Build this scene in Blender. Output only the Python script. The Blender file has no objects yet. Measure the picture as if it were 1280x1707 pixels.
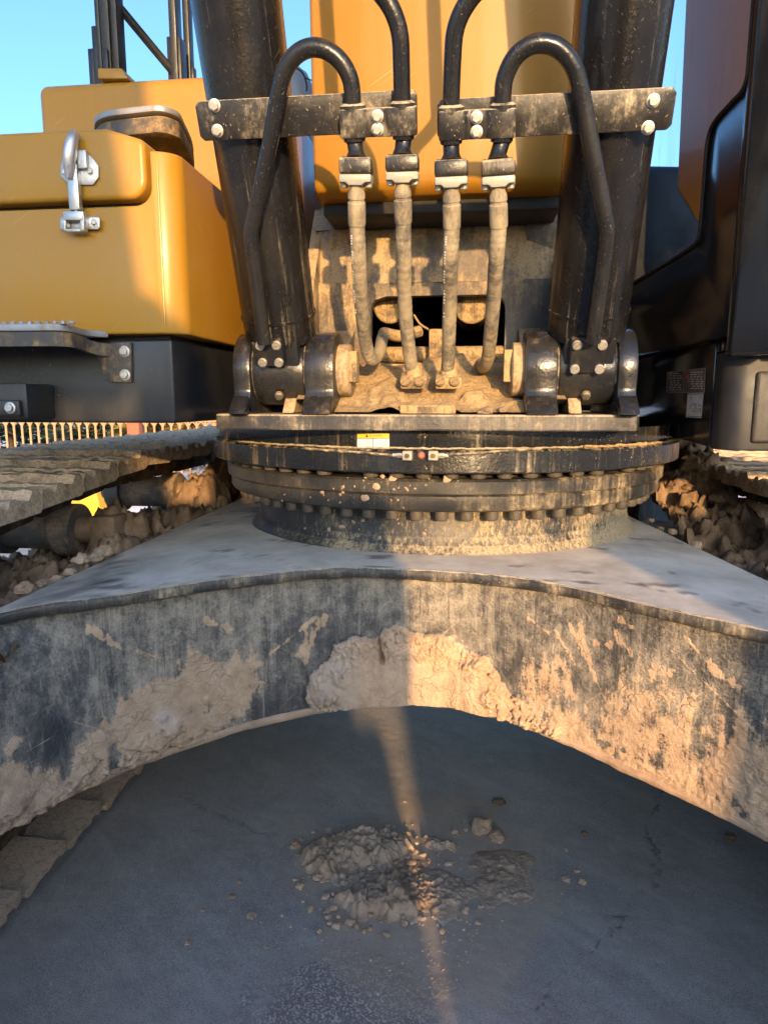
import bpy, bmesh, math, random
import numpy as np
from mathutils import Vector, Matrix
random.seed(7)
R = math.radians
S = bpy.context.scene
COL = S.collection

# ------------------------------------------------------------------ camera, sky, sun, exposure
CX, CH, PITCH, YAW, F = 0.095, 1.34, R(9.2), R(7.0), 1138.0
cam = bpy.data.objects.new('camera', bpy.data.cameras.new('camera')); COL.objects.link(cam)
cam.data.sensor_fit = 'VERTICAL'; cam.data.sensor_height = 36.0; cam.data.lens = 24.0
cam.data.clip_start = 0.02; cam.data.clip_end = 2000
cam.location = (CX, 0, CH); cam.rotation_euler = (math.pi/2-PITCH, 0, YAW)
S.camera = cam
S.render.resolution_x, S.render.resolution_y = 767, 1024

SUN_AZ, SUN_EL = R(15.4), R(9.5)          # sun stands behind the camera, to its right, low
ray_d = Vector((-math.sin(SUN_AZ)*math.cos(SUN_EL), math.cos(SUN_AZ)*math.cos(SUN_EL), -math.sin(SUN_EL)))
W = bpy.data.worlds.new('World'); S.world = W; W.use_nodes = True
nt = W.node_tree; bg = nt.nodes['Background']
sky = nt.nodes.new('ShaderNodeTexSky'); sky.sky_type = 'NISHITA'; sky.sun_disc = False
sky.sun_elevation = SUN_EL; sky.sun_rotation = math.pi-SUN_AZ
sky.air_density = 1.0; sky.dust_density = 3.2; sky.ozone_density = 4.2
hs = nt.nodes.new('ShaderNodeHueSaturation'); hs.inputs['Saturation'].default_value = 1.0
nt.links.new(sky.outputs[0], hs.inputs['Color']); nt.links.new(hs.outputs[0], bg.inputs[0]); bg.inputs[1].default_value = 0.15
sl = bpy.data.lights.new('sun', 'SUN'); sl.energy = 2.0; sl.angle = R(0.8); sl.color = (1.0, 0.62, 0.28)
sun = bpy.data.objects.new('sun', sl); COL.objects.link(sun)
sun.rotation_euler = ray_d.to_track_quat('-Z', 'Y').to_euler(); sun.location = (3, -10, 6)
S.view_settings.view_transform = 'Standard'; S.view_settings.look = 'None'
S.view_settings.gamma = 1.0; S.view_settings.use_curve_mapping = False
S.view_settings.exposure = 2.0
cy = S.cycles; cy.max_bounces = 5; cy.diffuse_bounces = 3; cy.glossy_bounces = 3; cy.transmission_bounces = 3; cy.transparent_max_bounces = 6
cy.caustics_reflective = False; cy.caustics_refractive = False; cy.use_adaptive_sampling = True; cy.adaptive_threshold = 0.02

# ------------------------------------------------------------------ survey: photo pixel <-> place
cw, sw, cp, sp = math.cos(YAW), math.sin(YAW), math.cos(PITCH), math.sin(PITCH)
rV = Vector((cw, sw, 0)); fV = Vector((-sw*cp, cw*cp, -sp)); uV = Vector((-sw*sp, cw*sp, cp))
C0 = Vector((CX, 0, CH))
def ray(px, py): return fV + (px-640)/F*rV - (py-853.5)/F*uV
def U(px, py, X=None, Y=None, Z=None, pl=None):
    d = ray(px, py)
    if X is not None: t = (X-C0.x)/d.x
    elif Y is not None: t = (Y-C0.y)/d.y
    elif Z is not None: t = (Z-C0.z)/d.z
    else: t = (Vector(pl[0])-C0).dot(pl[1])/d.dot(pl[1])
    return C0 + d*t
def proj(P):
    P = np.asarray(P, float) - np.array(C0)
    z = P @ np.array(fV)
    return 640+F*(P @ np.array(rV))/z, 853.5-F*(P @ np.array(uV))/z

# ------------------------------------------------------------------ numeric noise
def _h(ix, iy, iz, s):
    with np.errstate(over='ignore'):
        n = (ix.astype(np.int64)*374761393 + iy.astype(np.int64)*668265263 + iz.astype(np.int64)*2147483647 + s*144269) & 0xffffffff
        n = ((n ^ (n >> 13))*1274126177) & 0xffffffff
        n = ((n ^ (n >> 16))*2246822519) & 0xffffffff
        n = n ^ (n >> 15)
    return (n & 0xffffff)/float(0xffffff)
def vn(x, y, z=None, s=0):
    x = np.asarray(x, float); y = np.asarray(y, float); z = np.zeros_like(x) if z is None else np.asarray(z, float)
    ix, iy, iz = np.floor(x), np.floor(y), np.floor(z); fx, fy, fz = x-ix, y-iy, z-iz
    fx, fy, fz = [t*t*(3-2*t) for t in (fx, fy, fz)]
    r = 0
    for a in (0, 1):
        for b in (0, 1):
            for c in (0, 1):
                r = r + (fx if a else 1-fx)*(fy if b else 1-fy)*(fz if c else 1-fz)*_h(ix+a, iy+b, iz+c, s)
    return r
def fbm(x, y, z=None, o=5, s=0, g=0.5):
    a, t, r, k = 1.0, 0.0, 0.0, 1.0
    for i in range(o):
        r = r + a*vn(np.asarray(x)*k+i*7.3, np.asarray(y)*k+i*3.1, None if z is None else np.asarray(z)*k, s+i); t += a; a *= g; k *= 2.03
    return r/t
def worley(x, y, s=0):
    x = np.asarray(x, float); y = np.asarray(y, float); ix, iy = np.floor(x), np.floor(y)
    f1 = np.full(x.shape, 9.0); f2 = np.full(x.shape, 9.0); cid = np.zeros(x.shape)
    zz = np.zeros_like(ix)
    for a in (-1, 0, 1):
        for b in (-1, 0, 1):
            jx, jy = ix+a, iy+b
            d = np.hypot(jx+_h(jx, jy, zz, s)-x, jy+_h(jx, jy, zz, s+91)-y)
            n = d < f1
            f2 = np.where(n, f1, np.minimum(f2, d)); cid = np.where(n, _h(jx, jy, zz, s+17), cid); f1 = np.where(n, d, f1)
    return f1, f2, cid
def sstep(a, b, x):
    t = np.clip((x-a)/(b-a), 0, 1); return t*t*(3-2*t)
def polydist(px, py, poly):                   # signed distance (positive inside)
    px = np.asarray(px, float); py = np.asarray(py, float)
    d = np.full(px.shape, 1e9); ins = np.zeros(px.shape, bool)
    n = len(poly)
    for i in range(n):
        x0, y0 = poly[i]; x1, y1 = poly[(i+1) % n]
        ex, ey = x1-x0, y1-y0
        t = np.clip(((px-x0)*ex+(py-y0)*ey)/(ex*ex+ey*ey+1e-12), 0, 1)
        d = np.minimum(d, np.hypot(px-x0-t*ex, py-y0-t*ey))
        c = ((y0 > py) != (y1 > py)) & (px < ex*(py-y0)/(ey if abs(ey) > 1e-9 else 1e-9)+x0)
        ins ^= c
    return np.where(ins, d, -d)
def linedist(px, py, pts):
    d = np.full(np.shape(px), 1e9)
    for (x0, y0), (x1, y1) in zip(pts[:-1], pts[1:]):
        ex, ey = x1-x0, y1-y0
        t = np.clip(((px-x0)*ex+(py-y0)*ey)/(ex*ex+ey*ey+1e-12), 0, 1)
        d = np.minimum(d, np.hypot(px-x0-t*ex, py-y0-t*ey))
    return d

# ------------------------------------------------------------------ materials
class NT:
    def __init__(s, name):
        s.m = bpy.data.materials.new(name); s.m.use_nodes = True
        s.t = s.m.node_tree; s.b = s.t.nodes['Principled BSDF']; s.o = s.t.nodes['Material Output']
        s.co = s.n('ShaderNodeTexCoord').outputs['Object']
    def n(s, k): return s.t.nodes.new(k)
    def put(s, sock, v):
        if isinstance(v, bpy.types.NodeSocket): s.t.links.new(v, sock)
        elif v is not None:
            if isinstance(v, (tuple, list)) and len(v) == 3 and sock.type == 'RGBA': v = (*v, 1)
            sock.default_value = v
    def mapv(s, sc, rot=(0, 0, 0), vec=None):
        if any(rot):                         # turn first, then stretch, so the grain runs along the turned axis
            r0 = s.n('ShaderNodeMapping'); s.put(r0.inputs[0], vec or s.co); r0.inputs['Rotation'].default_value = rot; vec = r0.outputs[0]; rot = (0, 0, 0)
        m = s.n('ShaderNodeMapping'); s.put(m.inputs[0], vec or s.co)
        m.inputs['Scale'].default_value = sc if isinstance(sc, tuple) else (sc,)*3; m.inputs['Rotation'].default_value = rot
        return m.outputs[0]
    def noise(s, sc, det=6, ro=0.6, vec=None, dist=0):
        k = s.n('ShaderNodeTexNoise'); s.put(k.inputs['Vector'], vec or s.co)
        k.inputs['Scale'].default_value = sc; k.inputs['Detail'].default_value = det; k.inputs['Roughness'].default_value = ro
        k.inputs['Distortion'].default_value = dist
        return k.outputs[0]
    def vor(s, sc, feat='F1', vec=None, out='Distance', rnd=1):
        k = s.n('ShaderNodeTexVoronoi'); k.feature = feat; s.put(k.inputs['Vector'], vec or s.co); k.inputs['Scale'].default_value = sc
        k.inputs['Randomness'].default_value = rnd
        return k.outputs[out]
    def math(s, op, a, b=0.0, clamp=False):
        k = s.n('ShaderNodeMath'); k.operation = op; k.use_clamp = clamp; s.put(k.inputs[0], a); s.put(k.inputs[1], b); return k.outputs[0]
    def add(s, *a):
        r = a[0]
        for x in a[1:]: r = s.math('ADD', r, x)
        return r
    def mul(s, a, b): return s.math('MULTIPLY', a, b)
    def step(s, x, a, b, lo=0.0, hi=1.0):
        k = s.n('ShaderNodeMapRange'); k.interpolation_type = 'SMOOTHSTEP'; s.put(k.inputs[0], x)
        for i, v in enumerate((a, b, lo, hi)): k.inputs[i+1].default_value = v
        return k.outputs[0]
    def mix(s, f, a, b):
        k = s.n('ShaderNodeMix'); k.data_type = 'RGBA'; s.put(k.inputs[0], f); s.put(k.inputs[6], a); s.put(k.inputs[7], b); return k.outputs[2]
    def mixf(s, f, a, b):
        k = s.n('ShaderNodeMix'); k.data_type = 'FLOAT'; s.put(k.inputs[0], f); s.put(k.inputs[2], a); s.put(k.inputs[3], b); return k.outputs[0]
    def warp(s, sc, amt):
        k = s.n('ShaderNodeTexNoise'); s.put(k.inputs['Vector'], s.co); k.inputs['Scale'].default_value = sc; k.inputs['Detail'].default_value = 2
        v = s.n('ShaderNodeVectorMath'); v.operation = 'MULTIPLY_ADD'; s.put(v.inputs[0], k.outputs[1]); v.inputs[1].default_value = (amt,)*3; s.put(v.inputs[2], s.co); return v.outputs[0]
    def attr(s, name): k = s.n('ShaderNodeAttribute'); k.attribute_name = name; return k.outputs['Fac']
    def up(s):
        g = s.n('ShaderNodeNewGeometry'); x = s.n('ShaderNodeSeparateXYZ'); s.put(x.inputs[0], g.outputs['True Normal']); return x.outputs[2]
    def bump(s, h, st=0.4, d=0.01, nrm=None):
        k = s.n('ShaderNodeBump'); k.inputs['Strength'].default_value = st; k.inputs['Distance'].default_value = d; s.put(k.inputs['Height'], h)
        if nrm: s.put(k.inputs['Normal'], nrm)
        return k.outputs[0]
    def fin(s, col, rough, nrm=None, metal=0.0, spec=None, coat=None):
        s.put(s.b.inputs['Base Color'], col); s.put(s.b.inputs['Roughness'], rough); s.put(s.b.inputs['Metallic'], metal)
        if nrm: s.put(s.b.inputs['Normal'], nrm)
        if spec is not None: s.put(s.b.inputs['Specular IOR Level'], spec)
        if coat: s.put(s.b.inputs['Coat Weight'], coat[0]); s.put(s.b.inputs['Coat Roughness'], coat[1])
        return s.m

DUST = (0.36, 0.27, 0.155); DUST2 = (0.24, 0.20, 0.15)
def dirty(name, base, dust=DUST, lo=0.45, hi=0.7, rough=0.38, streak=0.5, upk=0.25, spots=0.0, scr=0.0, metal=0.0, film=0.12, sdir=(38, 38, 2.2), scale=5.0, bumpk=0.15, gxk=0.0, srot=(0, 0, 0)):
    k = NT(name)
    n1 = k.noise(scale, 5, 0.66); n2 = k.noise(1.0, 4, 0.72, k.mapv(sdir, srot)); n3 = k.noise(140, 2, 0.6)
    mix_ = k.add(k.mul(n1, 1.0-streak), k.mul(n2, streak))
    fs = k.noise(1.0, 3, 0.7, k.mapv(tuple(c*3.6 for c in sdir), srot))
    gx = 0.0
    if gxk:
        sx_ = k.n('ShaderNodeSeparateXYZ'); k.put(sx_.inputs[0], k.co); gx = k.mul(sx_.outputs[0], gxk)
    upf = k.mul(k.math('MAXIMUM', k.up(), 0.0), upk)
    grit = k.step(k.add(k.mul(fs, 0.65), k.mul(n3, 0.35)), 0.36, 0.66)
    body = k.step(k.add(mix_, upf, gx), lo-0.02, hi+0.05)
    mask = k.math('MULTIPLY', body, k.add(k.mul(grit, 0.85), k.mul(body, 0.55)), True)
    filmn = k.mul(k.mul(k.step(n1, 0.35, 0.75), k.add(grit, 0.25)), film)
    mask = k.math('MAXIMUM', mask, filmn, True)
    if spots:
        v = k.vor(46, vec=k.mapv((1, 1, 1))); rn = k.noise(7, 1)
        sm = k.mul(k.step(v, 0.10, 0.05), k.step(rn, 0.62-spots*0.3, 0.75-spots*0.3))
        v2 = k.vor(120); sm2 = k.mul(k.step(v2, 0.16, 0.08), k.step(rn, 0.58-spots*0.2, 0.7))
        mask = k.math('MAXIMUM', mask, k.math('MAXIMUM', sm, sm2), True)
    if scr:
        s1 = k.noise(1.0, 1, 0.5, k.mapv((260, 260, 7), (0.2, 0.35, 0))); s2 = k.noise(1.0, 1, 0.5, k.mapv((240, 240, 9), (0.2, -0.5, 0)))
        sc = k.mul(k.math('MAXIMUM', k.step(s1, 0.70, 0.76), k.step(s2, 0.71, 0.77)), scr)
        mask = k.math('MAXIMUM', mask, sc, True)
    dcol = k.mix(n3, tuple(c*0.72 for c in dust), tuple(min(1, c*1.2) for c in dust))
    col = k.mix(mask, base, dcol)
    rg = k.mixf(mask, k.mixf(k.step(n1, 0.3, 0.7), rough*0.8, min(1, rough*1.35)), 0.93)
    nr = k.bump(n3, bumpk, 0.004)
    return k.fin(col, rg, nr, k.mixf(mask, metal, 0.0) if metal else 0.0, 0.5)

M = {}
BLK = (0.011, 0.012, 0.014)
M['cyl'] = dirty('cylinder_black_paint', (0.007, 0.007, 0.008), dust=(0.40, 0.34, 0.24), lo=0.56, hi=0.74, rough=0.25, streak=0.8, upk=0.05, spots=0.0, scr=0.12, film=0.025, sdir=(42, 42, 1.6), scale=4, srot=(R(-24), 0, 0))
M['pipe'] = dirty('pipe_black_paint', BLK, lo=0.64, hi=0.86, rough=0.24, streak=0.3, upk=0.05, scr=0.2, film=0.03)
M['bracket'] = dirty('bracket_worn_black', (0.011, 0.011, 0.012), dust=(0.46, 0.38, 0.25), lo=0.50, hi=0.68, rough=0.38, streak=0.35, upk=0.35, spots=0.35, scr=0.5, film=0.10, scale=9)
M['ear'] = dirty('ear_black_paint', (0.013, 0.014, 0.016), lo=0.56, hi=0.74, rough=0.24, streak=0.4, upk=0.08, film=0.06, scale=7)
M['deck'] = dirty('deck_edge_dusty', (0.03, 0.03, 0.031), dust=(0.40, 0.33, 0.22), lo=0.45, hi=0.66, rough=0.45, streak=0.3, upk=0.4, spots=0.6, film=0.35, scale=9)
M['ring'] = dirty('ring_black_paint', (0.008, 0.010, 0.013), dust=(0.42, 0.33, 0.19), lo=0.50, hi=0.62, rough=0.22, streak=0.55, upk=0.1, spots=0.5, film=0.10, scale=3.2, sdir=(30, 30, 1.6))
M['race'] = dirty('bearing_race_dusty', (0.018, 0.02, 0.022), dust=(0.40, 0.31, 0.18), lo=0.49, hi=0.66, rough=0.4, streak=0.3, upk=0.02, spots=0.5, film=0.22, scale=5, gxk=0.13)
M['neck'] = dirty('bearing_neck_dusty', (0.016, 0.019, 0.023), dust=(0.40, 0.315, 0.19), lo=0.43, hi=0.62, rough=0.45, streak=0.5, upk=0.15, spots=0.5, film=0.2, scale=5, sdir=(110, 110, 40), gxk=0.17)
M['mount'] = dirty('mount_plate_dirt', (0.05, 0.047, 0.046), dust=(0.42, 0.30, 0.165), lo=0.38, hi=0.56, rough=0.6, streak=0.35, upk=0.35, spots=0.3, scr=0.5, film=0.3, scale=6, sdir=(16, 16, 3))
M['cover'] = dirty('cover_plate_worn', (0.075, 0.07, 0.07), dust=(0.42, 0.31, 0.175), lo=0.40, hi=0.56, rough=0.62, streak=0.3, upk=0.2, spots=0.3, scr=0.4, film=0.3, scale=5.5, sdir=(14, 14, 4))
M['apron'] = dirty('apron_caked_dirt', (0.05, 0.045, 0.038), dust=(0.40, 0.27, 0.125), lo=0.34, hi=0.5, rough=0.85, streak=0.2, upk=0.2, spots=0.3, film=0.4, scale=13, bumpk=0.6)
M['boxblk'] = dirty('tank_base_black', (0.012, 0.014, 0.018), dust=(0.26, 0.20, 0.125), lo=0.62, hi=0.9, rough=0.36, streak=0.7, upk=0.2, spots=0.25, film=0.07, sdir=(26, 26, 2), bumpk=0.03)
M['cabfront'] = dirty('cab_front_dusty', (0.02, 0.02, 0.02), dust=(0.34, 0.27, 0.17), lo=0.46, hi=0.8, rough=0.55, streak=0.3, upk=0.05, film=0.22, bumpk=0.03)
M['cabsatin'] = dirty('cab_base_satin', (0.010, 0.011, 0.013), dust=(0.28, 0.22, 0.15), lo=0.62, hi=0.9, rough=0.5, streak=0.6, upk=0.05, film=0.06, bumpk=0.03)
M['cabblk'] = dirty('cab_black_paint', (0.006, 0.008, 0.012), dust=(0.22, 0.18, 0.13), lo=0.60, hi=0.95, rough=0.13, streak=0.8, upk=0.2, film=0.04, sdir=(30, 30, 1.2), bumpk=0.02)
M['steel'] = dirty('zinc_bolt', (0.62, 0.58, 0.5), dust=(0.42, 0.34, 0.22), lo=0.45, hi=0.75, rough=0.38, streak=0.0, metal=0.85, film=0.3, scale=60)
M['bolt_dusty'] = dirty('dusty_bolt', (0.045, 0.043, 0.04), dust=(0.42, 0.33, 0.2), lo=0.48, hi=0.66, rough=0.5, streak=0.0, metal=0.3, film=0.35, scale=50)
M['chrome'] = dirty('latch_zinc', (0.55, 0.54, 0.52), dust=(0.3, 0.24, 0.16), lo=0.6, hi=0.85, rough=0.34, streak=0.0, metal=0.9, film=0.12, scale=40)
M['flange'] = dirty('flange_grey_zinc', (0.30, 0.30, 0.26), dust=(0.40, 0.34, 0.22), lo=0.40, hi=0.7, rough=0.55, streak=0.0, metal=0.3, film=0.4, scale=35)
M['track'] = dirty('track_rusty_steel', (0.20, 0.14, 0.095), dust=(0.62, 0.47, 0.33), lo=0.30, hi=0.54, rough=0.6, streak=0.3, upk=0.12, spots=0.5, film=0.7, scale=11, sdir=(14, 14, 14), bumpk=0.8)
M['link'] = dirty('track_link_muddy', (0.04, 0.03, 0.022), dust=(0.22, 0.14, 0.08), lo=0.35, hi=0.6, rough=0.8, streak=0.0, film=0.4, scale=14, bumpk=0.6)
M['roller'] = dirty('roller_worn', (0.09, 0.085, 0.08), dust=(0.36, 0.26, 0.17), lo=0.42, hi=0.62, rough=0.5, streak=0.0, film=0.4, scale=9)
M['step'] = dirty('step_aluminium', (0.36, 0.36, 0.37), dust=(0.30, 0.22, 0.13), lo=0.45, hi=0.7, rough=0.5, streak=0.0, metal=0.6, film=0.2, scale=22)
M['stepdirty'] = dirty('step_dirty', (0.06, 0.055, 0.05), dust=(0.30, 0.20, 0.10), lo=0.40, hi=0.62, rough=0.6, streak=0.0, film=0.3, scale=26)
M['rubber'] = dirty('rubber_seal', (0.012, 0.012, 0.012), lo=0.7, hi=0.95, rough=0.7, streak=0.0, film=0.05)
M['concrete'] = dirty('concrete', (0.30, 0.29, 0.27), dust=(0.22, 0.2, 0.17), lo=0.4, hi=0.8, rough=0.9, streak=0.4, film=0.2)
M['bucket'] = dirty('bucket_steel', (0.05, 0.045, 0.04), dust=(0.3, 0.22, 0.13), lo=0.45, hi=0.7, rough=0.5, streak=0.4, film=0.3)
M['fence'] = dirty('fence_tan_paint', (0.46, 0.27, 0.14), dust=(0.3, 0.24, 0.18), lo=0.5, hi=0.9, rough=0.7, streak=0.3, film=0.1)
M['fpost'] = dirty('fence_post_brick_red', (0.30, 0.11, 0.06), dust=(0.3, 0.22, 0.16), lo=0.5, hi=0.9, rough=0.8, streak=0.3, film=0.1)
M['greyblue'] = dirty('grey_cover', (0.26, 0.27, 0.29), lo=0.55, hi=0.9, rough=0.5, streak=0.3, film=0.15)
M['mirror_post'] = dirty('rail_black_paint', (0.012, 0.014, 0.018), lo=0.66, hi=0.9, rough=0.4, streak=0.5, film=0.08)

def mk_yellow(name, base=(0.39, 0.196, 0.016), rough=0.30, dustk=0.42):
    k = NT(name)
    n1 = k.noise(3.0, 8, 0.62); n2 = k.noise(1.0, 7, 0.7, k.mapv((22, 22, 1.6))); n3 = k.noise(160, 4, 0.6)
    mask = k.mul(k.step(k.add(k.mul(n1, 0.55), k.mul(n2, 0.45), k.mul(k.math('SUBTRACT', n3, 0.5), 0.2)), 0.42, 0.78), dustk)
    v = k.vor(34); sp_ = k.mul(k.step(v, 0.055, 0.03), k.step(k.noise(6, 2), 0.5, 0.6))
    col = k.mix(mask, k.mix(n1, tuple(c*0.94 for c in base), tuple(c*1.05 for c in base)), (0.36, 0.23, 0.09))
    col = k.mix(k.mul(sp_, 0.7), col, (0.12, 0.07, 0.03))
    sc1 = k.noise(1.0, 1, 0.5, k.mapv((7, 7, 210), (0.4, 0.5, 0))); run = k.noise(1.0, 3, 0.6, k.mapv((60, 60, 1.2)))
    col = k.mix(k.mul(k.step(sc1, 0.72, 0.78), 0.22), col, (0.7, 0.5, 0.25)); col = k.mix(k.mul(k.step(run, 0.58, 0.75), 0.28), col, (0.26, 0.17, 0.07))
    wob = k.noise(2.2, 2, 0.5); peel = k.noise(420, 2, 0.5)
    nr = k.bump(k.add(k.mul(wob, 1.0), k.mul(peel, 0.004)), 0.22, 0.02)
    return k.fin(col, k.mixf(mask, rough, 0.62), nr, 0.0, 0.4, (0.10, 0.12))
M['yellow'] = mk_yellow('yellow_orange_paint')
M['yellow_boom'] = mk_yellow('yellow_boom_paint', (0.33, 0.150, 0.009), 0.5, 0.25)

def mk_mud(name, a=(0.29, 0.195, 0.125), b=(0.48, 0.35, 0.24), st=0.6):
    k = NT(name)
    n1 = k.noise(5, 4, 0.65); n2 = k.noise(38, 5, 0.7); n3 = k.noise(230, 3, 0.65)
    col = k.mix(k.step(k.add(k.mul(n1, 0.6), k.mul(n2, 0.4)), 0.32, 0.68), a, b)
    col = k.mix(k.mul(k.step(k.vor(60), 0.16, 0.06), 0.45), col, (0.55, 0.46, 0.36))
    nr = k.bump(k.add(n2, k.mul(n3, 0.35)), st, 0.006)
    return k.fin(col, 0.95, nr, 0, 0.2)
M['mud'] = mk_mud('dried_mud'); M['heap'] = mk_mud('crumbled_mud', (0.36, 0.26, 0.175), (0.64, 0.495, 0.365), 0.8); M['mud_dark'] = mk_mud('darker_mud', (0.17, 0.115, 0.072), (0.34, 0.235, 0.155))  # the last one is the same mud in a darker brown

def mk_hose():
    k = NT('hose_dusty_rubber')
    n1 = k.noise(9, 8, 0.65); n2 = k.noise(1.0, 6, 0.7, k.mapv((50, 50, 7))); n3 = k.noise(200, 4)
    mask = k.step(k.add(k.mul(n1, 0.55), k.mul(n2, 0.35), k.mul(n3, 0.15)), 0.36, 0.60)
    col = k.mix(mask, (0.07, 0.068, 0.06), k.mix(n2, (0.24, 0.195, 0.125), (0.42, 0.345, 0.23)))
    return k.fin(col, 0.85, k.bump(k.add(k.mul(n3, 0.4), mask), 0.35, 0.003), 0, 0.3)
M['hose'] = mk_hose()

def mk_frame(name, mud=True):
    k = NT(name)
    n1 = k.noise(4.2, 5, 0.68); n2 = k.noise(1.0, 5, 0.75, k.mapv((42, 42, 5))); n3 = k.noise(170, 3, 0.65); n4 = k.noise(26, 5, 0.68)
    if mud:
        film = k.step(k.add(k.mul(n1, 0.42), k.mul(n2, 0.26), k.mul(n4, 0.30), k.mul(n3, 0.14)), 0.47, 0.68)
        cl = k.attr('clean')
        film = k.mul(k.add(k.mul(film, 0.75), k.mul(n3, 0.22)), k.math('SUBTRACT', 1.0, cl, True))
        fcol = k.mix(n1, (0.30, 0.265, 0.21), (0.52, 0.445, 0.335))
        base = k.mix(n4, (0.017, 0.02, 0.025), (0.035, 0.04, 0.046))
        col = k.mix(film, base, fcol)
        m0 = k.attr('mud'); m = k.step(k.add(m0, k.mul(k.math('SUBTRACT', n3, 0.5), 0.5), k.mul(k.math('SUBTRACT', n2, 0.5), 1.0), k.mul(k.math('SUBTRACT', n4, 0.5), 0.8)), 0.36, 0.60)
        mc = k.mix(k.step(k.add(k.mul(n4, 0.6), k.mul(n1, 0.4)), 0.3, 0.7), (0.36, 0.245, 0.15), (0.58, 0.42, 0.28))
        wh = k.attr('pale'); mc = k.mix(wh, mc, (0.56, 0.49, 0.42))
        mc = k.mix(k.mul(k.step(k.vor(70), 0.15, 0.05), 0.4), mc, (0.6, 0.5, 0.4))
        s1 = k.noise(1.0, 1, 0.5, k.mapv((9, 9, 190), (0.3, 0.75, 0))); s2 = k.noise(1.0, 1, 0.5, k.mapv((7, 7, 170), (0.2, -0.6, 0)))
        scm = k.mul(k.math('MAXIMUM', k.step(s1, 0.71, 0.76), k.step(s2, 0.72, 0.77)), k.step(n1, 0.4, 0.62))
        col = k.mix(k.mul(scm, 0.6), col, (0.50, 0.43, 0.33))
        spt = k.mul(k.step(k.vor(58), 0.13, 0.07), k.step(k.noise(4.5, 2), 0.50, 0.6)); col = k.mix(k.mul(spt, 0.8), col, (0.50, 0.38, 0.26))
        drp = k.noise(1.0, 3, 0.65, k.mapv((95, 95, 3.0))); col = k.mix(k.mul(k.step(drp, 0.56, 0.72), 0.38), col, (0.42, 0.37, 0.29)); col = k.mix(k.mul(k.step(drp, 0.42, 0.30), 0.55), col, (0.022, 0.025, 0.03))
        col = k.mix(m, col, mc)
        rg = k.mixf(m, k.mixf(film, 0.42, 0.85), 0.95)
        ve = k.vor(17, 'DISTANCE_TO_EDGE', k.warp(22, 0.09)); gr = k.mul(k.step(ve, 0.0, 0.035, -1.0, 0.0), k.mul(m, k.step(n1, 0.45, 0.6)))
        nr = k.bump(k.add(k.mul(n4, 1.6), k.mul(n3, 0.9), k.mul(gr, 0.8)), 0.75, 0.005)
    else:
        sp_ = k.step(k.vor(95), 0.20, 0.10)
        film = k.step(k.add(k.mul(n1, 0.6), k.mul(n4, 0.3), k.mul(n3, 0.2)), 0.12, 0.50)
        film = k.mul(film, k.math('SUBTRACT', 1.0, k.attr('clean'), True))
        fcol = k.mix(k.step(n1, 0.35, 0.7), (0.56, 0.485, 0.39), (0.82, 0.725, 0.60))
        col = k.mix(k.add(k.mul(film, 0.88), 0.07), (0.02, 0.023, 0.028), fcol)
        col = k.mix(k.mul(k.mul(sp_, k.step(k.noise(10, 3), 0.5, 0.65)), 0.6), col, (0.5, 0.44, 0.36))
        rg = k.mixf(film, 0.4, 0.85); nr = k.bump(k.add(k.mul(n3, 0.7), k.mul(n4, 0.8)), 0.35, 0.004)
    return k.fin(col, rg, nr, 0, 0.45)
M['frame'] = mk_frame('frame_black_paint_with_mud'); M['frame_top'] = mk_frame('frame_top_dust', False)

def mk_ground():
    k = NT('asphalt_worn')
    n1 = k.noise(1.3, 5, 0.62); n2 = k.noise(14, 6, 0.72); n3 = k.noise(330, 2, 0.6); sw_ = k.noise(1.0, 5, 0.6, k.mapv((2.2, 9, 1), (0, 0, 0.7)))
    col = k.mix(k.step(k.add(k.mul(n1, 0.6), k.mul(n2, 0.4)), 0.3, 0.72), (0.34, 0.312, 0.272), (0.62, 0.572, 0.505))
    col = k.mix(k.mul(k.step(sw_, 0.46, 0.68), 0.35), col, (0.74, 0.70, 0.64))
    s1 = k.noise(1.0, 3, 0.5, k.mapv((9, 170, 1), (0, 0, 1.05))); s2 = k.noise(1.0, 2, 0.5, k.mapv((5, 130, 1), (0, 0, 1.25)))
    sc = k.math('MAXIMUM', k.step(s1, 0.72, 0.8), k.step(s2, 0.72, 0.8))
    col = k.mix(k.mul(sc, 0.6), col, (0.8, 0.8, 0.78))
    col = k.mix(k.step(n3, 0.25, 0.75), k.mix(0.45, col, (0.05, 0.05, 0.05)), k.mix(0.22, col, (0.75, 0.74, 0.72)))
    spk = k.mul(k.step(k.vor(75), 0.13, 0.06), k.step(k.noise(5, 3), 0.48, 0.6))
    col = k.mix(k.mul(spk, 0.5), col, (0.30, 0.29, 0.27))
    grit = k.attr('grit'); gv = k.vor(260, out='Color'); g1 = k.n('ShaderNodeSeparateColor'); k.put(g1.inputs[0], gv)
    col = k.mix(k.mul(grit, 0.85), col, k.mix(k.step(g1.outputs[0], 0.55, 0.95), (0.24, 0.225, 0.205), (0.72, 0.68, 0.62)))
    dust = k.attr('dust'); dm = k.step(k.add(dust, k.mul(k.math('SUBTRACT', n2, 0.5), 0.7), k.mul(k.math('SUBTRACT', n3, 0.5), 0.3)), 0.25, 0.85)
    col = k.mix(k.mul(dm, 0.6), col, k.mix(n2, (0.42, 0.335, 0.25), (0.62, 0.50, 0.385)))
    col = k.mix(k.attr('crack'), col, (0.045, 0.043, 0.041))
    rg = k.mixf(dm, k.mixf(n2, 0.45, 0.7), 0.92)
    nr = k.bump(k.add(k.mul(n3, 0.8), k.mul(n2, 0.5), k.mul(k.mul(g1.outputs[0], grit), 3.0)), 0.45, 0.003)
    return k.fin(col, rg, nr, 0, 0.4)
M['ground'] = mk_ground()

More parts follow.
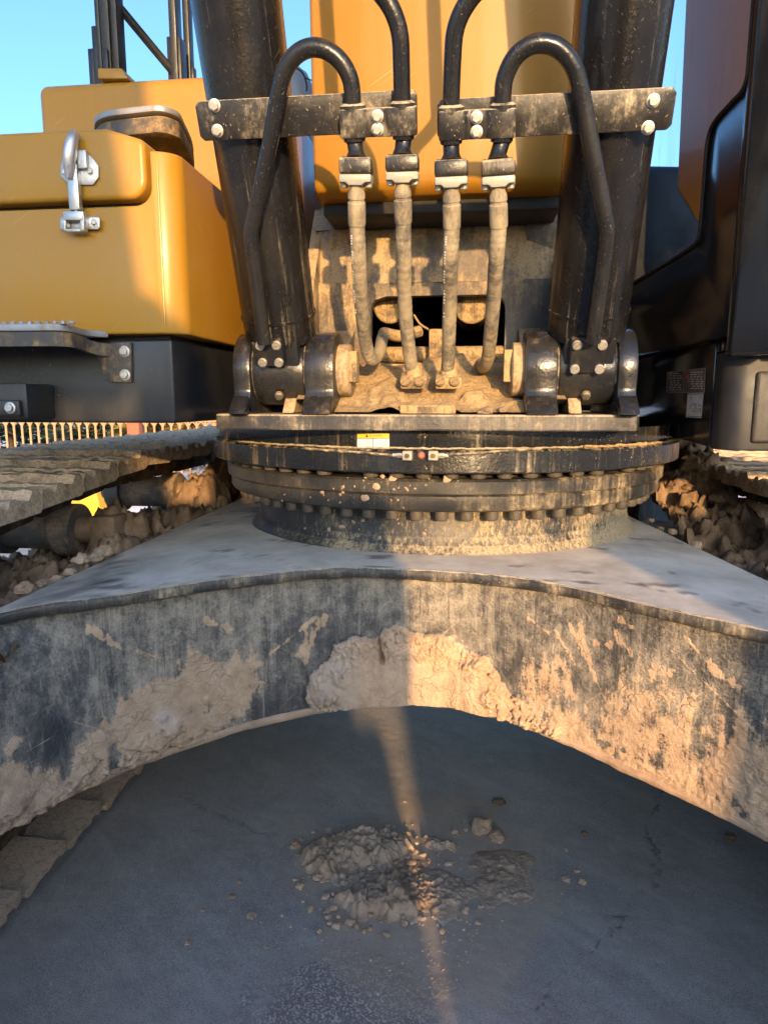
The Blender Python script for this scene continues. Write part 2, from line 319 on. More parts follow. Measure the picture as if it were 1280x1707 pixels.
def plain(name, c, r=0.6, metal=0.0, em=None):
    k = NT(name); n = k.noise(30, 5, 0.6)
    return k.fin(k.mix(n, tuple(x*0.85 for x in c), tuple(min(1, x*1.12) for x in c)), r, k.bump(n, 0.05, 0.002), metal)
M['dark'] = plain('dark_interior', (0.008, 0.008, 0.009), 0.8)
M['lampyellow'] = plain('yellow_plastic', (0.75, 0.42, 0.03), 0.5)
M['decal_yellow'] = plain('decal_yellow', (0.72, 0.50, 0.03), 0.45)
M['decal_white'] = plain('decal_white', (0.72, 0.71, 0.66), 0.45)
M['decal_black'] = plain('decal_black', (0.02, 0.02, 0.02), 0.4)
M['decal_grey'] = plain('decal_grey', (0.22, 0.21, 0.19), 0.5)
M['decal_red'] = plain('decal_red', (0.45, 0.05, 0.03), 0.5)
M['cap_red'] = plain('grease_cap_red', (0.50, 0.16, 0.11), 0.6)
M['snow'] = plain('snow', (0.72, 0.74, 0.78), 0.8)
M['bark'] = plain('bark', (0.09, 0.06, 0.04), 0.9)
M['seat'] = plain('seat_fabric', (0.03, 0.03, 0.033), 0.9)
M['liner'] = plain('cab_liner_beige', (0.30, 0.29, 0.22), 0.8)
def mk_leaf(name, a, b):
    k = NT(name); n = k.noise(3, 4); return k.fin(k.mix(n, a, b), 0.7, None, 0, 0.3)
M['fir'] = mk_leaf('fir_needles', (0.02, 0.04, 0.028), (0.06, 0.085, 0.05)); M['shrub'] = mk_leaf('dry_leaves', (0.16, 0.12, 0.04), (0.32, 0.22, 0.07))
def mk_glass():
    k = NT('cab_glass'); t = k.t
    tr = k.n('ShaderNodeBsdfTransparent'); tr.inputs[0].default_value = (0.50, 0.60, 0.54, 1)
    gl = k.n('ShaderNodeBsdfGlossy'); gl.inputs[0].default_value = (0.95, 0.97, 1, 1); gl.inputs['Roughness'].default_value = 0.0
    df = k.n('ShaderNodeBsdfDiffuse'); df.inputs[0].default_value = (0.35, 0.31, 0.25, 1)
    fr = k.n('ShaderNodeFresnel'); fr.inputs[0].default_value = 1.6
    m1 = k.n('ShaderNodeMixShader'); m2 = k.n('ShaderNodeMixShader')
    k.put(m1.inputs[0], k.math('ADD', k.mul(fr.outputs[0], 3.4), 0.18, True)); k.put(m1.inputs[1], tr.outputs[0]); k.put(m1.inputs[2], gl.outputs[0])
    dm = k.add(k.mul(k.step(k.noise(1.0, 4, 0.7, k.mapv((9, 9, 1.6))), 0.5, 0.8), 0.30), k.mul(k.step(k.vor(60), 0.07, 0.04), 0.5))
    k.put(m2.inputs[0], dm); k.put(m2.inputs[1], m1.outputs[0]); k.put(m2.inputs[2], df.outputs[0])
    k.put(k.o.inputs['Surface'], m2.outputs[0]); return k.m
M['glass'] = mk_glass()

# ------------------------------------------------------------------ mesh builder
class MB:
    def __init__(s): s.v = []; s.f = []
    def add(s, vs, fs):
        o = len(s.v); s.v += [tuple(v) for v in vs]; s.f += [tuple(i+o for i in f) for f in fs]; return s
    def box(s, a, b):
        (x0, y0, z0), (x1, y1, z1) = a, b
        x0, x1 = sorted((x0, x1)); y0, y1 = sorted((y0, y1)); z0, z1 = sorted((z0, z1))
        return s.add([(x0,y0,z0),(x1,y0,z0),(x1,y1,z0),(x0,y1,z0),(x0,y0,z1),(x1,y0,z1),(x1,y1,z1),(x0,y1,z1)],
                     [(0,3,2,1),(4,5,6,7),(0,1,5,4),(1,2,6,5),(2,3,7,6),(3,0,4,7)])
    def obox(s, o, ex, ey, ez, lo, hi):
        o = Vector(o); vs = [o+ex*x+ey*y+ez*z for z in (lo[2], hi[2]) for (x, y) in ((lo[0],lo[1]),(hi[0],lo[1]),(hi[0],hi[1]),(lo[0],hi[1]))]
        return s.add(vs, [(0,3,2,1),(4,5,6,7),(0,1,5,4),(1,2,6,5),(2,3,7,6),(3,0,4,7)])
    def prism(s, pts, d):                     # planar polygon of 3-D points, extruded by vector d
        n = len(pts); d = Vector(d); pts = [Vector(p) for p in pts]
        nn = sum(((pts[i]-pts[0]).cross(pts[(i+1) % n]-pts[0]) for i in range(n)), Vector())
        if nn.dot(d) > 0: pts = pts[::-1]
        fs = [tuple(range(n)), tuple(range(2*n-1, n-1, -1))] + [(i, i+n, (i+1) % n+n, (i+1) % n) for i in range(n)]
        return s.add(pts+[p+d for p in pts], fs)
    def tube(s, pts, rad, seg=14, caps=True, sq=1.0):
        pts = [Vector(p) for p in pts]; n = len(pts); rad = rad if hasattr(rad, '__len__') else [rad]*n
        t0 = (pts[1]-pts[0]).normalized(); up = Vector((0, 0, 1)) if abs(t0.z) < 0.9 else Vector((0, 1, 0))
        a = t0.cross(up).normalized(); vs = []; fs = []
        for i in range(n):
            t = (pts[min(i+1, n-1)]-pts[max(i-1, 0)]).normalized(); a = (a-t*a.dot(t)).normalized(); b = t.cross(a)
            for j in range(seg):
                q = 2*math.pi*j/seg; vs.append(pts[i]+(a*math.cos(q)+b*math.sin(q)*sq)*rad[i])
        for i in range(n-1):
            for j in range(seg):
                j2 = (j+1) % seg; fs.append((i*seg+j, i*seg+j2, (i+1)*seg+j2, (i+1)*seg+j))
        if caps: fs += [tuple(range(seg))[::-1], tuple(range((n-1)*seg, n*seg))]
        return s.add(vs, fs)
    def cyl(s, a, b, r, seg=24, r2=None): return s.tube([a, b], [r, r if r2 is None else r2], seg)
    def lathe(s, c, prof, seg=96, a0=0, a1=2*math.pi):
        full = abs(a1-a0-2*math.pi) < 1e-6; n = seg if full else seg+1; m = len(prof); vs = []; fs = []
        for i in range(n):
            q = a0+(a1-a0)*i/seg
            for r, z in prof: vs.append((c[0]+r*math.cos(q), c[1]+r*math.sin(q), z))
        for i in range(seg):
            i2 = (i+1) % n
            for j in range(m-1): fs.append((i*m+j, i2*m+j, i2*m+j+1, i*m+j+1))
        return s.add(vs, fs)
    def build(s, name, mat, parent=None, bev=0.0, seg=2, smooth=True, ang=35, mw=None, kind=None, label=None):
        me = bpy.data.meshes.new(name); me.from_pydata(s.v, [], s.f); me.update()
        bm = bmesh.new(); bm.from_mesh(me); bmesh.ops.recalc_face_normals(bm, faces=bm.faces)
        if bev: 
            es = [e for e in bm.edges if len(e.link_faces) == 2 and e.calc_face_angle(0) > R(28)]
            bmesh.ops.bevel(bm, geom=es, offset=bev, segments=seg, profile=0.5, affect='EDGES', clamp_overlap=True)
        bm.to_mesh(me); bm.free()
        return link(name, me, mat, parent, smooth, ang, mw, kind, label)
def link(name, me, mat, parent=None, smooth=True, ang=35, mw=None, kind=None, label=None):
    if mat: me.materials.clear(); me.materials.append(M[mat])
    if smooth:
        me.polygons.foreach_set('use_smooth', [True]*len(me.polygons)); me.set_sharp_from_angle(angle=R(ang))
    o = bpy.data.objects.new(name, me); COL.objects.link(o)
    attach(o, parent)
    if mw is not None: o.matrix_basis = mw
    if kind: o['kind'] = kind
    if label: o['label'] = label
    return o
def attach(o, parent):
    if parent is not None:
        o.parent = parent
        if parent.type == 'EMPTY': o.matrix_parent_inverse = Matrix.Translation(-parent.location)
def tag(o, label, cat, group=None):
    o['label'] = label; o['category'] = cat
    if group: o['group'] = group
    return o
def empty(name, loc, label, cat, group=None):
    o = bpy.data.objects.new(name, None); COL.objects.link(o); o.location = loc; o.empty_display_size = 0.2
    return tag(o, label, cat, group)
def grid(name, P, mat, parent=None, attrs=None, ang=180, kind=None, label=None, keep=None):   # P: (n,m,3)
    n, m = P.shape[:2]
    idx = np.arange(n*m).reshape(n, m)
    q = np.stack([idx[:-1, :-1], idx[1:, :-1], idx[1:, 1:], idx[:-1, 1:]], -1).reshape(-1, 4)
    if keep is not None: q = q[keep.reshape(-1)[q].any(1)]
    me = bpy.data.meshes.new(name); me.vertices.add(n*m); me.vertices.foreach_set('co', P.reshape(-1).astype(np.float32))
    me.loops.add(len(q)*4); me.loops.foreach_set('vertex_index', q.reshape(-1).astype(np.int32))
    me.polygons.add(len(q)); me.polygons.foreach_set('loop_start', (np.arange(len(q))*4).astype(np.int32))
    me.polygons.foreach_set('use_smooth', np.ones(len(q), bool))
    me.update(calc_edges=True); me.validate()
    for k_, a in (attrs or {}).items():
        at = me.attributes.new(k_, 'FLOAT', 'POINT'); at.data.foreach_set('value', np.clip(a, 0, 1).reshape(-1).astype(np.float32))
    if keep is not None:
        bm = bmesh.new(); bm.from_mesh(me); bmesh.ops.delete(bm, geom=[v for v in bm.verts if not v.link_faces], context='VERTS'); bm.to_mesh(me); bm.free()
    return link(name, me, mat, parent, False, ang, None, kind, label)
def crom(pts, k=8):
    pts = [Vector(p) for p in pts]; P = [pts[0]*2-pts[1]]+pts+[pts[-1]*2-pts[-2]]; out = []
    for i in range(1, len(P)-2):
        a, b, c, d = P[i-1:i+3]
        for j in range(k):
            t = j/k; out.append(0.5*((2*b)+(c-a)*t+(2*a-5*b+4*c-d)*t*t+(3*b-a-3*c+d)*t**3))
    return out+[pts[-1]]
def rounded(pts, r, k=6):                     # round the corners of a 3-D polyline
    pts = [Vector(p) for p in pts]; out = [pts[0]]
    for i in range(1, len(pts)-1):
        a, b, c = pts[i-1], pts[i], pts[i+1]; u = (a-b).normalized(); w = (c-b).normalized()
        rr = min(r, (a-b).length*0.49, (c-b).length*0.49); p, q = b+u*rr, b+w*rr
        for j in range(k+1):
            t = j/k; out.append(p*(1-t)**2+b*2*t*(1-t)+q*t*t)
    return out+[pts[-1]]
def frame_mat(o, z, x=None):                  # matrix with local z along z
    z = Vector(z).normalized(); x = Vector(x) if x is not None else (Vector((1, 0, 0)) if abs(z.x) < 0.9 else Vector((0, 0, 1)))
    x = (x-z*x.dot(z)).normalized(); y = z.cross(x)
    m = Matrix((x, y, z)).transposed().to_4x4(); m.translation = Vector(o); return m

# shared hexagon bolt: washer plus head, local z outward, unit radius
def bolt_mesh(kind):
    b = MB()
    if kind == 'flange':
        b.tube([(0,0,-0.3),(0,0,0.16),(0,0,0.2)], [1.0, 1.0, 0.93], 20); b.tube([(0,0,0.15),(0,0,0.78),(0,0,0.86)], [0.74, 0.74, 0.62], 6)
    elif kind == 'socket':
        b.tube([(0,0,-0.3),(0,0,0.8),(0,0,0.9)], [1.0, 1.0, 0.92], 18, False)
        b.tube([(0,0,0.9),(0,0,0.9001),(0,0,0.3)], [0.92, 0.5, 0.5], 18, True)
    else:
        b.tube([(0,0,-0.2),(0,0,0.12)], [1.12, 1.12], 16); b.tube([(0,0,0.1),(0,0,0.78),(0,0,0.95),(0,0,1.05)], [0.95, 0.95, 0.86, 0.6], 12)
    o = b.build('bolt', None); me = o.data; bpy.data.objects.remove(o); return me
BM = {k: bolt_mesh(k) for k in ('flange', 'socket', 'hex')}
BMM = {}
def bolt(p, nrm, r, parent, kind='flange', mat='steel', h=1.0, name='bolt'):
    key = (kind, mat)
    if key not in BMM: me = BM[kind].copy(); me.materials.append(M[mat]); BMM[key] = me
    o = bpy.data.objects.new(name, BMM[key]); COL.objects.link(o); attach(o, parent)
    tw = Matrix.Rotation(random.uniform(0, 1.0), 4, 'Z')
    o.matrix_basis = frame_mat(p, nrm) @ tw @ Matrix.Diagonal((r, r, r*h, 1))
    return o

SC = Vector((0, 2.37, 0))                     # slewing axis
# ================================================================== GROUND
def ground():
    def axis(lo, hi, st, far0, far1):
        a = list(np.arange(lo, hi+1e-6, st)); d = st; x = lo; L = []
        while x > far0: d *= 1.35; x -= d; L.append(max(x, far0))
        x = hi; d = st; H = []
        while x < far1: d *= 1.35; x += d; H.append(min(x, far1))
        return np.array(sorted(set(L))+a+sorted(set(H)))
    xs = axis(-1.35, 1.25, 0.0062, -400, 400); ys = axis(0.92, 3.2, 0.0062, -400, 900)
    X, Y = np.meshgrid(xs, ys, indexing='ij')
    near = (X > -1.4) & (X < 1.3) & (Y > 0.85) & (Y < 3.3)
    px, py = np.full(X.shape, -9e3), np.full(X.shape, -9e3)
    P3 = np.stack([X[near], Y[near], np.zeros(near.sum())], -1); a, b = proj(P3); px[near] = a; py[near] = b
    Z = (fbm(X*2, Y*2, o=4, s=3)-0.5)*0.012*sstep(40, 6, np.hypot(X, Y)) + (fbm(X*40, Y*40, o=3, s=5)-0.5)*0.0022*near
    G = lambda x, y: tuple(U(x, y, Z=0))[:2]
    c1 = [G(*p) for p in ((903,1760),(905,1700),(900,1665),(935,1630),(975,1595),(1015,1560),(1050,1510),(1085,1480),(1095,1430),(1078,1385),(1095,1340),(1112,1300))]
    c2 = [G(*p) for p in ((300,1325),(330,1340),(380,1365),(420,1385),(465,1395))]
    wx, wy = X+(vn(X*45, Y*45, s=8)-0.5)*0.026+(vn(X*140, Y*140, s=10)-0.5)*0.012, Y+(vn(X*45, Y*45, s=9)-0.5)*0.026+(vn(X*140, Y*140, s=11)-0.5)*0.012
    d1 = np.where(near, linedist(wx, wy, c1), 1); d2 = np.where(near, linedist(wx, wy, c2), 1)
    wid = 0.007*sstep(0.45, 0.85, fbm(X*20, Y*20, o=3, s=12))
    cr = np.maximum(sstep(wid+0.0036, wid*0.3, d1)*(0.15+0.55*sstep(0.38, 0.65, fbm(X*11, Y*11, o=2, s=14))), 0.35*sstep(0.005, 0.0005, d2)); Z -= cr*0.0035
    gp = polydist(px, py, [(380,1760),(395,1690),(430,1640),(470,1600),(540,1575),(640,1590),(700,1610),(760,1650),(770,1760)])
    grit = sstep(-25, 45, gp+(fbm(X*12, Y*12, o=4, s=20)-0.5)*120)*near
    Z += grit*(vn(X*170, Y*170, s=22)-0.5)*0.004
    dp = polydist(px, py, [(500,1380),(640,1320),(800,1330),(900,1400),(960,1480),(900,1600),(820,1700),(640,1690),(560,1600),(500,1500)])
    dust = sstep(-90, 90, dp+(fbm(X*7, Y*7, o=5, s=30)-0.5)*150)*near
    o = grid('ground', np.stack([X, Y, Z], -1), 'ground', None, dict(crack=cr, grit=grit, dust=dust))
    o['kind'] = 'structure'
ground()

# ================================================================== EXCAVATOR
EX = empty('excavator', (SC.x, SC.y, 0), 'large crawler excavator with orange yellow body, black boom cylinders and muddy undercarriage', 'excavator')

# ---- centre frame (X-frame): top plate and arched front face
ZT = 0.947
def zt(X): return ZT-0.035*sstep(0.45, 1.05, np.abs(X))
def zb(X): return 0.60-0.07*sstep(0.1, 0.75, np.abs(X))
def unp_edge(pts, zf):
    out = []
    for (x, y) in pts:
        z = ZT if zf is zt else 0.6
        for _ in range(12): p = U(x, y, Z=z); z = float(zf(np.array(p.x)))
        out.append((p.x, p.y))
    return out
te = unp_edge([(0,1021),(84,1004),(148,1000),(235,985.6),(336,970),(430,958),(545,947),(592,946),(666,949),(760,954),(859,962),(990,984),(1062,1005),(1180,1030),(1280,1052)], zt)
be = unp_edge([(0,1385),(100,1330),(220,1275),(300,1247),(400,1213),(500,1190),(600,1172),(690,1165),(760,1170),(850,1197),(950,1237),(1050,1285),(1150,1330),(1220,1365),(1280,1395)], zb)
rb = unp_edge([(406,824),(331,858),(201,917),(151,942),(84,969),(0,1006)], zt)[::-1]
rr = unp_edge([(1044,860),(1108,885),(1153,912),(1280,962)], zt)
def curve(pts, xs, sm=0.05):
    a = np.array(pts); x, y = a[:, 0], a[:, 1]
    if x[0] > x[-1]: x, y = x[::-1], y[::-1]
    s0, s1 = (y[1]-y[0])/(x[1]-x[0]), (y[-1]-y[-2])/(x[-1]-x[-2])
    def f(q): return np.where(q < x[0], y[0]+s0*(q-x[0]), np.where(q > x[-1], y[-1]+s1*(q-x[-1]), np.interp(q, x, y)))
    return sum(f(xs+d) for d in np.linspace(-sm, sm, 9))/9
XF = np.arange(-0.90, 0.9001, 0.0030)
TY = curve(te, XF); BY = curve(be, XF, 0.022)
def edge_l(Y): return 0.852+0.025*(Y-1.25)
def edge_r(Y): return 0.862-0.15*np.clip(Y-1.2, 0, 1.5)
def frame_parts():
    # face grid: u along X, v from under the plate to the bottom edge
    nv = 128; v = np.linspace(0, 1, nv)[None, :]; X = np.repeat(XF[:, None], nv, 1)
    topz = zt(XF)-0.022; botz = zb(XF)
    Yt = TY+0.030; Yb = BY
    Y = Yt[:, None]*(1-v)+Yb[:, None]*v; Z = topz[:, None]*(1-v)+botz[:, None]*v
    tx = np.gradient(Yt*0.5+Yb*0.5, XF); nx, ny = tx/np.hypot(tx, 1), -1/np.hypot(tx, 1)   # outward (towards -Y)
    px, py = proj(np.stack([X, Y, Z], -1))
    nz = lambda s, k, o=5: fbm(X*k, Z*k, Y*k*0.6, o=o, s=s)-0.5
    big = nz(40, 9); med = nz(41, 30); fine = nz(42, 110, 4); str_ = fbm(X*80, Z*7, o=4, s=43)-0.5
    bottom = np.interp(px, [p[0] for p in [(0,1385),(100,1330),(220,1275),(300,1247),(400,1213),(500,1190),(600,1172),(690,1165),(760,1170),(850,1197),(950,1237),(1050,1285),(1150,1330),(1220,1365),(1280,1395)]], [1385,1330,1275,1247,1213,1190,1172,1165,1170,1197,1237,1285,1330,1365,1395])
    hb = bottom-py                                    # pixels above the bottom edge
    def reg(poly, soft, nb=40, nm=30, ns=25): return sstep(-soft*4, soft*2.6, polydist(px, py, poly)+big*nb*2+med*nm*2+str_*ns*2)
    left = reg([(-400,1240),(-200,1290),(-60,1300),(10,1280),(70,1275),(115,1262),(140,1225),(185,1200),(215,1175),(262,1150),(300,1110),(345,1095),(420,1105),(438,1150),(425,1172),(350,1212),(300,1245),(200,1290),(0,1390),(-300,1560),(-600,1600)], 10, 22, 16, 16)
    scat = reg([(285,1095),(360,1088),(425,1095),(430,1130),(300,1140)], 9, 20, 25, 40)*0.75
    mound = sstep(-5, 5, polydist(px, py, [(505,1160),(512,1125),(545,1100),(558,1076),(590,1060),(628,1060),(640,1047),(662,1042),(700,1055),(738,1060),(780,1085),(812,1095),(832,1125),(848,1152),(880,1185),(930,1212),(930,1240),(800,1190),(690,1172),(600,1176),(520,1190)])+big*16+med*14)
    right = reg([(905,1118),(935,1105),(952,1150),(1000,1165),(1045,1120),(1090,1150),(1150,1165),(1192,1200),(1190,1260),(1160,1310),(1060,1290),(960,1230),(900,1190)], 22, 50, 60, 90)*0.62
    rlow = sstep(60, 8, hb+big*60+med*40)*sstep(820, 900, px)
    farr = reg([(1190,1235),(1240,1215),(1300,1240),(1700,1300),(1900,1750),(1500,1560),(1280,1400),(1180,1340)], 14, 40, 40, 40)
    spl = np.zeros_like(px)                           # flung streaks and smears
    for (a, b, w) in [((415,1120),(525,1030),5),((500,1090),(535,1040),14),((512,1100),(520,1062),12),((155,1050),(200,1080),9),((345,1035),(385,1050),6),((900,1010),(960,1110),4),((950,1040),(1010,1170),4),((1025,1055),(1110,1165),5),((1140,1060),(1200,1130),5),((990,1070),(1015,1075),6),((930,1095),(955,1160),7),((1040,1110),(1050,1160),6),((965,1040),(985,1110),4),((1180,1110),(1230,1150),9),((1120,1085),(1280,1240),3),((880,1030),(915,1056),4),((1035,1030),(1050,1045),6),((230,1085),(260,1095),7),((60,1190),(20,1250),10)]:
        spl = np.maximum(spl, sstep(w*1.2, w*0.2, linedist(px, py, [a, b])+med*w*2.4+str_*w*2.5)*0.62)
    pat = sstep(0.16, 0.30, med*0.7+big*0.6+str_*0.5)*0.55*sstep(15, 60, hb)
    mud = np.maximum.reduce([left, scat, mound, right, rlow*0.75, farr*0.8, spl, pat*0.6])
    scrape = np.maximum(reg([(420,1160),(560,1140),(570,1185),(430,1215)], 12, 20, 20, 30)*(1-mound), 0.0)
    holes = sstep(0.13, 0.2, nz(47, 24, 4))*sstep(95, 20, hb)*sstep(620, 480, np.abs(px-60))+sstep(0.16, 0.22, nz(48, 30, 4))*sstep(60, 10, hb)*(px > 860)
    mud = mud*(1-0.8*scrape)*(1-np.clip(holes, 0, 1)*0.85*(1-mound))
    dpat = reg([(55,1195),(110,1185),(135,1215),(110,1262),(75,1278),(45,1250)], 10, 14, 14, 20); mud = mud*(1-dpat)
    # dark cleaned halo round the mound where a lump has fallen off
    halo = sstep(-16, -4, polydist(px, py, [(530,1075),(640,1040),(665,1026),(705,1040),(745,1048),(790,1074),(830,1086),(850,1110),(850,1150),(640,1150)])+med*10)*(1-mound)
    clean = np.clip(np.maximum.reduce([halo*0.5*sstep(-0.25, 0.15, med+str_*0.6), dpat*0.95, scrape*0.7]), 0, 1)
    lf1, lf2, lid = worley(X*26+big*1.5, Z*26+med*1.2, s=50); crack = sstep(0.10, 0.0, lf2-lf1)
    sf1, sf2, sid = worley(X*75+med, Z*75+fine, s=51); cr2 = sstep(0.16, 0.0, sf2-sf1)
    th = 0.0012*mud*mud+0.0022*np.clip(fine+0.2, 0, 1)*mud*mud
    thickL = sstep(40, 0, hb-8+big*50)*sstep(520, 300, px)+sstep(90, 20, hb+big*60)*sstep(300, 0, px)
    th += mud*thickL*(0.010+0.012*lid*0.6+0.005*sid)*(1-1.0*crack)*(1-0.35*cr2)
    th += mud*np.clip(farr+rlow*0.6+right*0.4, 0, 1)*(0.004+0.006*sid)*(1-0.6*cr2)
    # the mound: thick at its base, broken top, one deep split
    mh = sstep(-6, 55, polydist(px, py, [(505,1175),(512,1125),(545,1100),(558,1076),(590,1060),(628,1060),(640,1047),(662,1042),(700,1055),(738,1060),(780,1085),(812,1095),(832,1125),(848,1152),(870,1200),(690,1260)])+big*10)
    rim = sstep(48, 10, polydist(px, py, [(505,1175),(512,1125),(545,1100),(558,1076),(590,1060),(628,1060),(640,1047),(662,1042),(700,1055),(738,1060),(780,1085),(812,1095),(832,1125),(848,1152),(870,1200),(690,1260)])+med*30)
    split = sstep(4.5, 1.0, linedist(px+med*8, py, [(628,1055),(632,1078),(637,1096)]))
    th += mound*(0.042*mh*(1-0.12*np.clip(hb/120, 0, 1))+(0.016*sid+0.012*lid)*rim*(1-0.7*cr2)+0.010*(med+0.3)*rim+0.006*(1-rim)*str_)*(1-split)
    knobs = [(275,1198,15,0.012),(262,1215,11,0.010),(295,1205,9,0.010),(540,1150,22,0.02),(560,1120,25,0.014),(345,1168,8,0.008),(800,1100,10,0.01)]
    for kx, ky, kr, kh in knobs:
        th += kh*sstep(kr, kr*0.25, np.hypot(px-kx, py-ky)+med*kr*1.3)*(0.6+0.5*sid)*(1-0.5*cr2)
    pale = np.clip(0.5*sstep(26, 8, np.hypot(px-275, py-1198)+big*30)+mound*sstep(620, 560, px)*0.4+sstep(0.1, 0.3, big)*0.4*(px < 300), 0, 1)
    th *= sstep(0, 6, hb+4); th[:, -1] = 0
    P = np.stack([X+nx[:, None]*th, Y+ny[:, None]*th, Z], -1)
    cf = grid('center_frame', P, 'frame', EX, dict(mud=mud, clean=clean, pale=pale), label='arched black front of the undercarriage frame, scuffed and caked with pale dried mud')
    # top plate: columns from the front edge back
    A = np.linspace(-1, 1, 130); XP = A*0.868; fy = np.interp(XP, XF, TY)
    nv = 90; v = np.linspace(0, 1, nv)[None, :]**1.3; Y = fy[:, None]*(1-v)+3.3*v
    X = np.where(A[:, None] < 0, A[:, None]*edge_l(Y), A[:, None]*edge_r(Y))
    Z = zt(X)+(fbm(X*7, Y*7, o=4, s=60)-0.5)*0.004
    px, py = proj(np.stack([X, Y, Z], -1))
    cl = sstep(-35, 35, polydist(px, py, [(30,1010),(150,955),(185,940),(160,985),(90,1000)])+(fbm(X*14, Y*14, o=5, s=62)-0.5)*140)
    cl = np.maximum(cl, sstep(0.70, 0.75, fbm(X*9, Y*22, o=5, s=63))*0.7)
    top = grid('top_plate', np.stack([X, Y, Z], -1), 'frame_top', cf, dict(clean=cl), label='dusty sloping top plate around the slewing bearing')
    # plate edge band (rough flame-cut edge) and the bottom flange edge
    xs = XF[::3]; n = len(xs); y0 = TY[::3]; j = lambda s, k: (fbm(xs*k, xs*0, o=3, s=s)-0.5)
    rows = [(0.0, 0.002, 0), (-0.004, 0.0, 1), (-0.004, -0.022, 1), (0.004, -0.026, 0), (0.036, -0.026, 0)]
    G = np.zeros((n, len(rows), 3))
    for r_, (dy, dz, w) in enumerate(rows):
        G[:, r_, 0] = xs; G[:, r_, 1] = y0+dy+w*j(70+r_, 60)*0.007; G[:, r_, 2] = zt(xs)+dz+j(74+r_, 50)*0.004
    grid('plate_edge', G, 'deck', cf)
    rows = [(-0.003, 0.012), (-0.010, 0.010), (-0.010, -0.006), (0.0, -0.008), (0.25, -0.008)]
    G = np.zeros((n, len(rows), 3))
    for r_, (dy, dz) in enumerate(rows):
        G[:, r_, 0] = xs; G[:, r_, 1] = BY[::3]+dy+(j(80+r_, 60)*0.008 if r_ < 3 else 0); G[:, r_, 2] = zb(xs)+dz+j(84+r_, 40)*0.004
    grid('bottom_flange', G, 'mud', cf)
    # leg side walls behind the plate
    ys2 = np.linspace(1.15, 3.3, 30)
    for sd in (-1, 1):
        xs2 = -edge_l(ys2) if sd < 0 else edge_r(ys2)
        G = np.zeros((30, 3, 3)); G[:, :, 0] = xs2[:, None]; G[:, :, 1] = ys2[:, None]; G[:, 0, 2] = zt(xs2)-0.001; G[:, 1, 2] = 0.9-0.02; G[:, 2, 2] = 0.45
        grid('side_wall', G, 'deck', cf)
        MB().box((0.885*sd, 1.12, 0.50), (1.16*sd, 1.62, 0.86)).build('leg_end', 'mud_dark', cf, 0.03, 3)
    MB().prism([(-0.86, 3.34, 0.5), (-0.86, 3.34, 0.98), (-0.3, 3.34, 1.04), (0.3, 3.34, 1.04), (0.9, 3.34, 1.0), (0.9, 3.34, 0.5)], (0, 0.6, 0)).build('rear_leg', 'mud_dark', cf, 0.03, 3)
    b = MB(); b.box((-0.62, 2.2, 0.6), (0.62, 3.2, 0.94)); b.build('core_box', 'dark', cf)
    return cf
CF = frame_parts()

# ---- slewing bearing
def bearing():
    c = SC
    nk = MB().lathe(c, [(0.645, 0.942), (0.640, 0.950), (0.625, 0.968), (0.618, 0.99), (0.616, 1.07)], 128)
    br = nk.build('slewing_bearing', 'neck', EX, label='dusty black slewing ring neck on the centre frame')
    MB().lathe(c, [(0.60, 1.066), (0.690, 1.068), (0.702, 1.073), (0.706, 1.08), (0.706, 1.108), (0.70, 1.114)], 128).build('lower_race', 'race', br)
    MB().lathe(c, [(0.69, 1.113), (0.716, 1.116), (0.718, 1.146), (0.712, 1.152), (0.66, 1.153)], 128).build('upper_race', 'race', br)
    MB().lathe(c, [(0.66, 1.15), (0.66, 1.18)], 96).build('seal_band', 'rubber', br)
    n = 66
    for i in range(n):
        q = 2*math.pi*i/n
        if math.sin(q) > 0.25: continue
        bolt((c.x+0.664*math.cos(q), c.y+0.664*math.sin(q), 1.068), (0, 0, -1), 0.0185, br, 'hex', 'bolt_dusty', 1.35)
        if (i*7) % 11 != 3: bolt((c.x+0.70*math.cos(q+0.03), c.y+0.70*math.sin(q+0.03), 1.170), (0, 0, -1), 0.021, br, 'hex', 'bolt_dusty', 0.8)
    # splashes of dried mud on ring and neck
    b = MB(); rnd = random.Random(5)
    for i in range(75):
        px = rnd.gauss(640, 60) if i < 45 else rnd.uniform(430, 1020); py = rnd.uniform(775, 905)
        sz = rnd.choice((0.003, 0.004, 0.005, 0.007, 0.011)) if i < 45 else rnd.choice((0.002, 0.003, 0.004))
        if py < 838: rad = 0.7185
        elif py > 856: rad = 0.621+max(0, (py-885)/37)*0.026
        else: continue
        d = ray(px, py); o = C0-SC; a = d.x**2+d.y**2; bb = 2*(o.x*d.x+o.y*d.y); cc = o.x**2+o.y**2-rad**2; D = bb*bb-4*a*cc
        if D < 0: continue
        p = C0+d*((-bb-math.sqrt(D))/(2*a)); nr = Vector((p.x-SC.x, p.y-SC.y, 0)).normalized(); tx = Vector((-nr.y, nr.x, 0))
        if 1.112 < p.z < 1.118: continue
        m = 10; el = rnd.uniform(0.5, 1.0); rot = rnd.uniform(-0.9, 0.9); vs = []
        for k in range(m):
            q = 2*math.pi*k/m; r_ = sz*rnd.uniform(0.7, 1.15); u0, w0 = r_*math.cos(q), r_*math.sin(q)*el
            vs.append(p+tx*(u0*math.cos(rot)-w0*math.sin(rot))+Vector((0, 0, u0*math.sin(rot)+w0*math.cos(rot)))-nr*0.002)
        o_ = len(b.v); b.v += [tuple(x) for x in vs]+[tuple(p+nr*0.0022)]; b.f += [(o_+k, o_+(k+1) % m, o_+m) for k in range(m)]
    b.build('mud_splash', 'mud', br, kind='stuff')
    return br
BR = bearing()

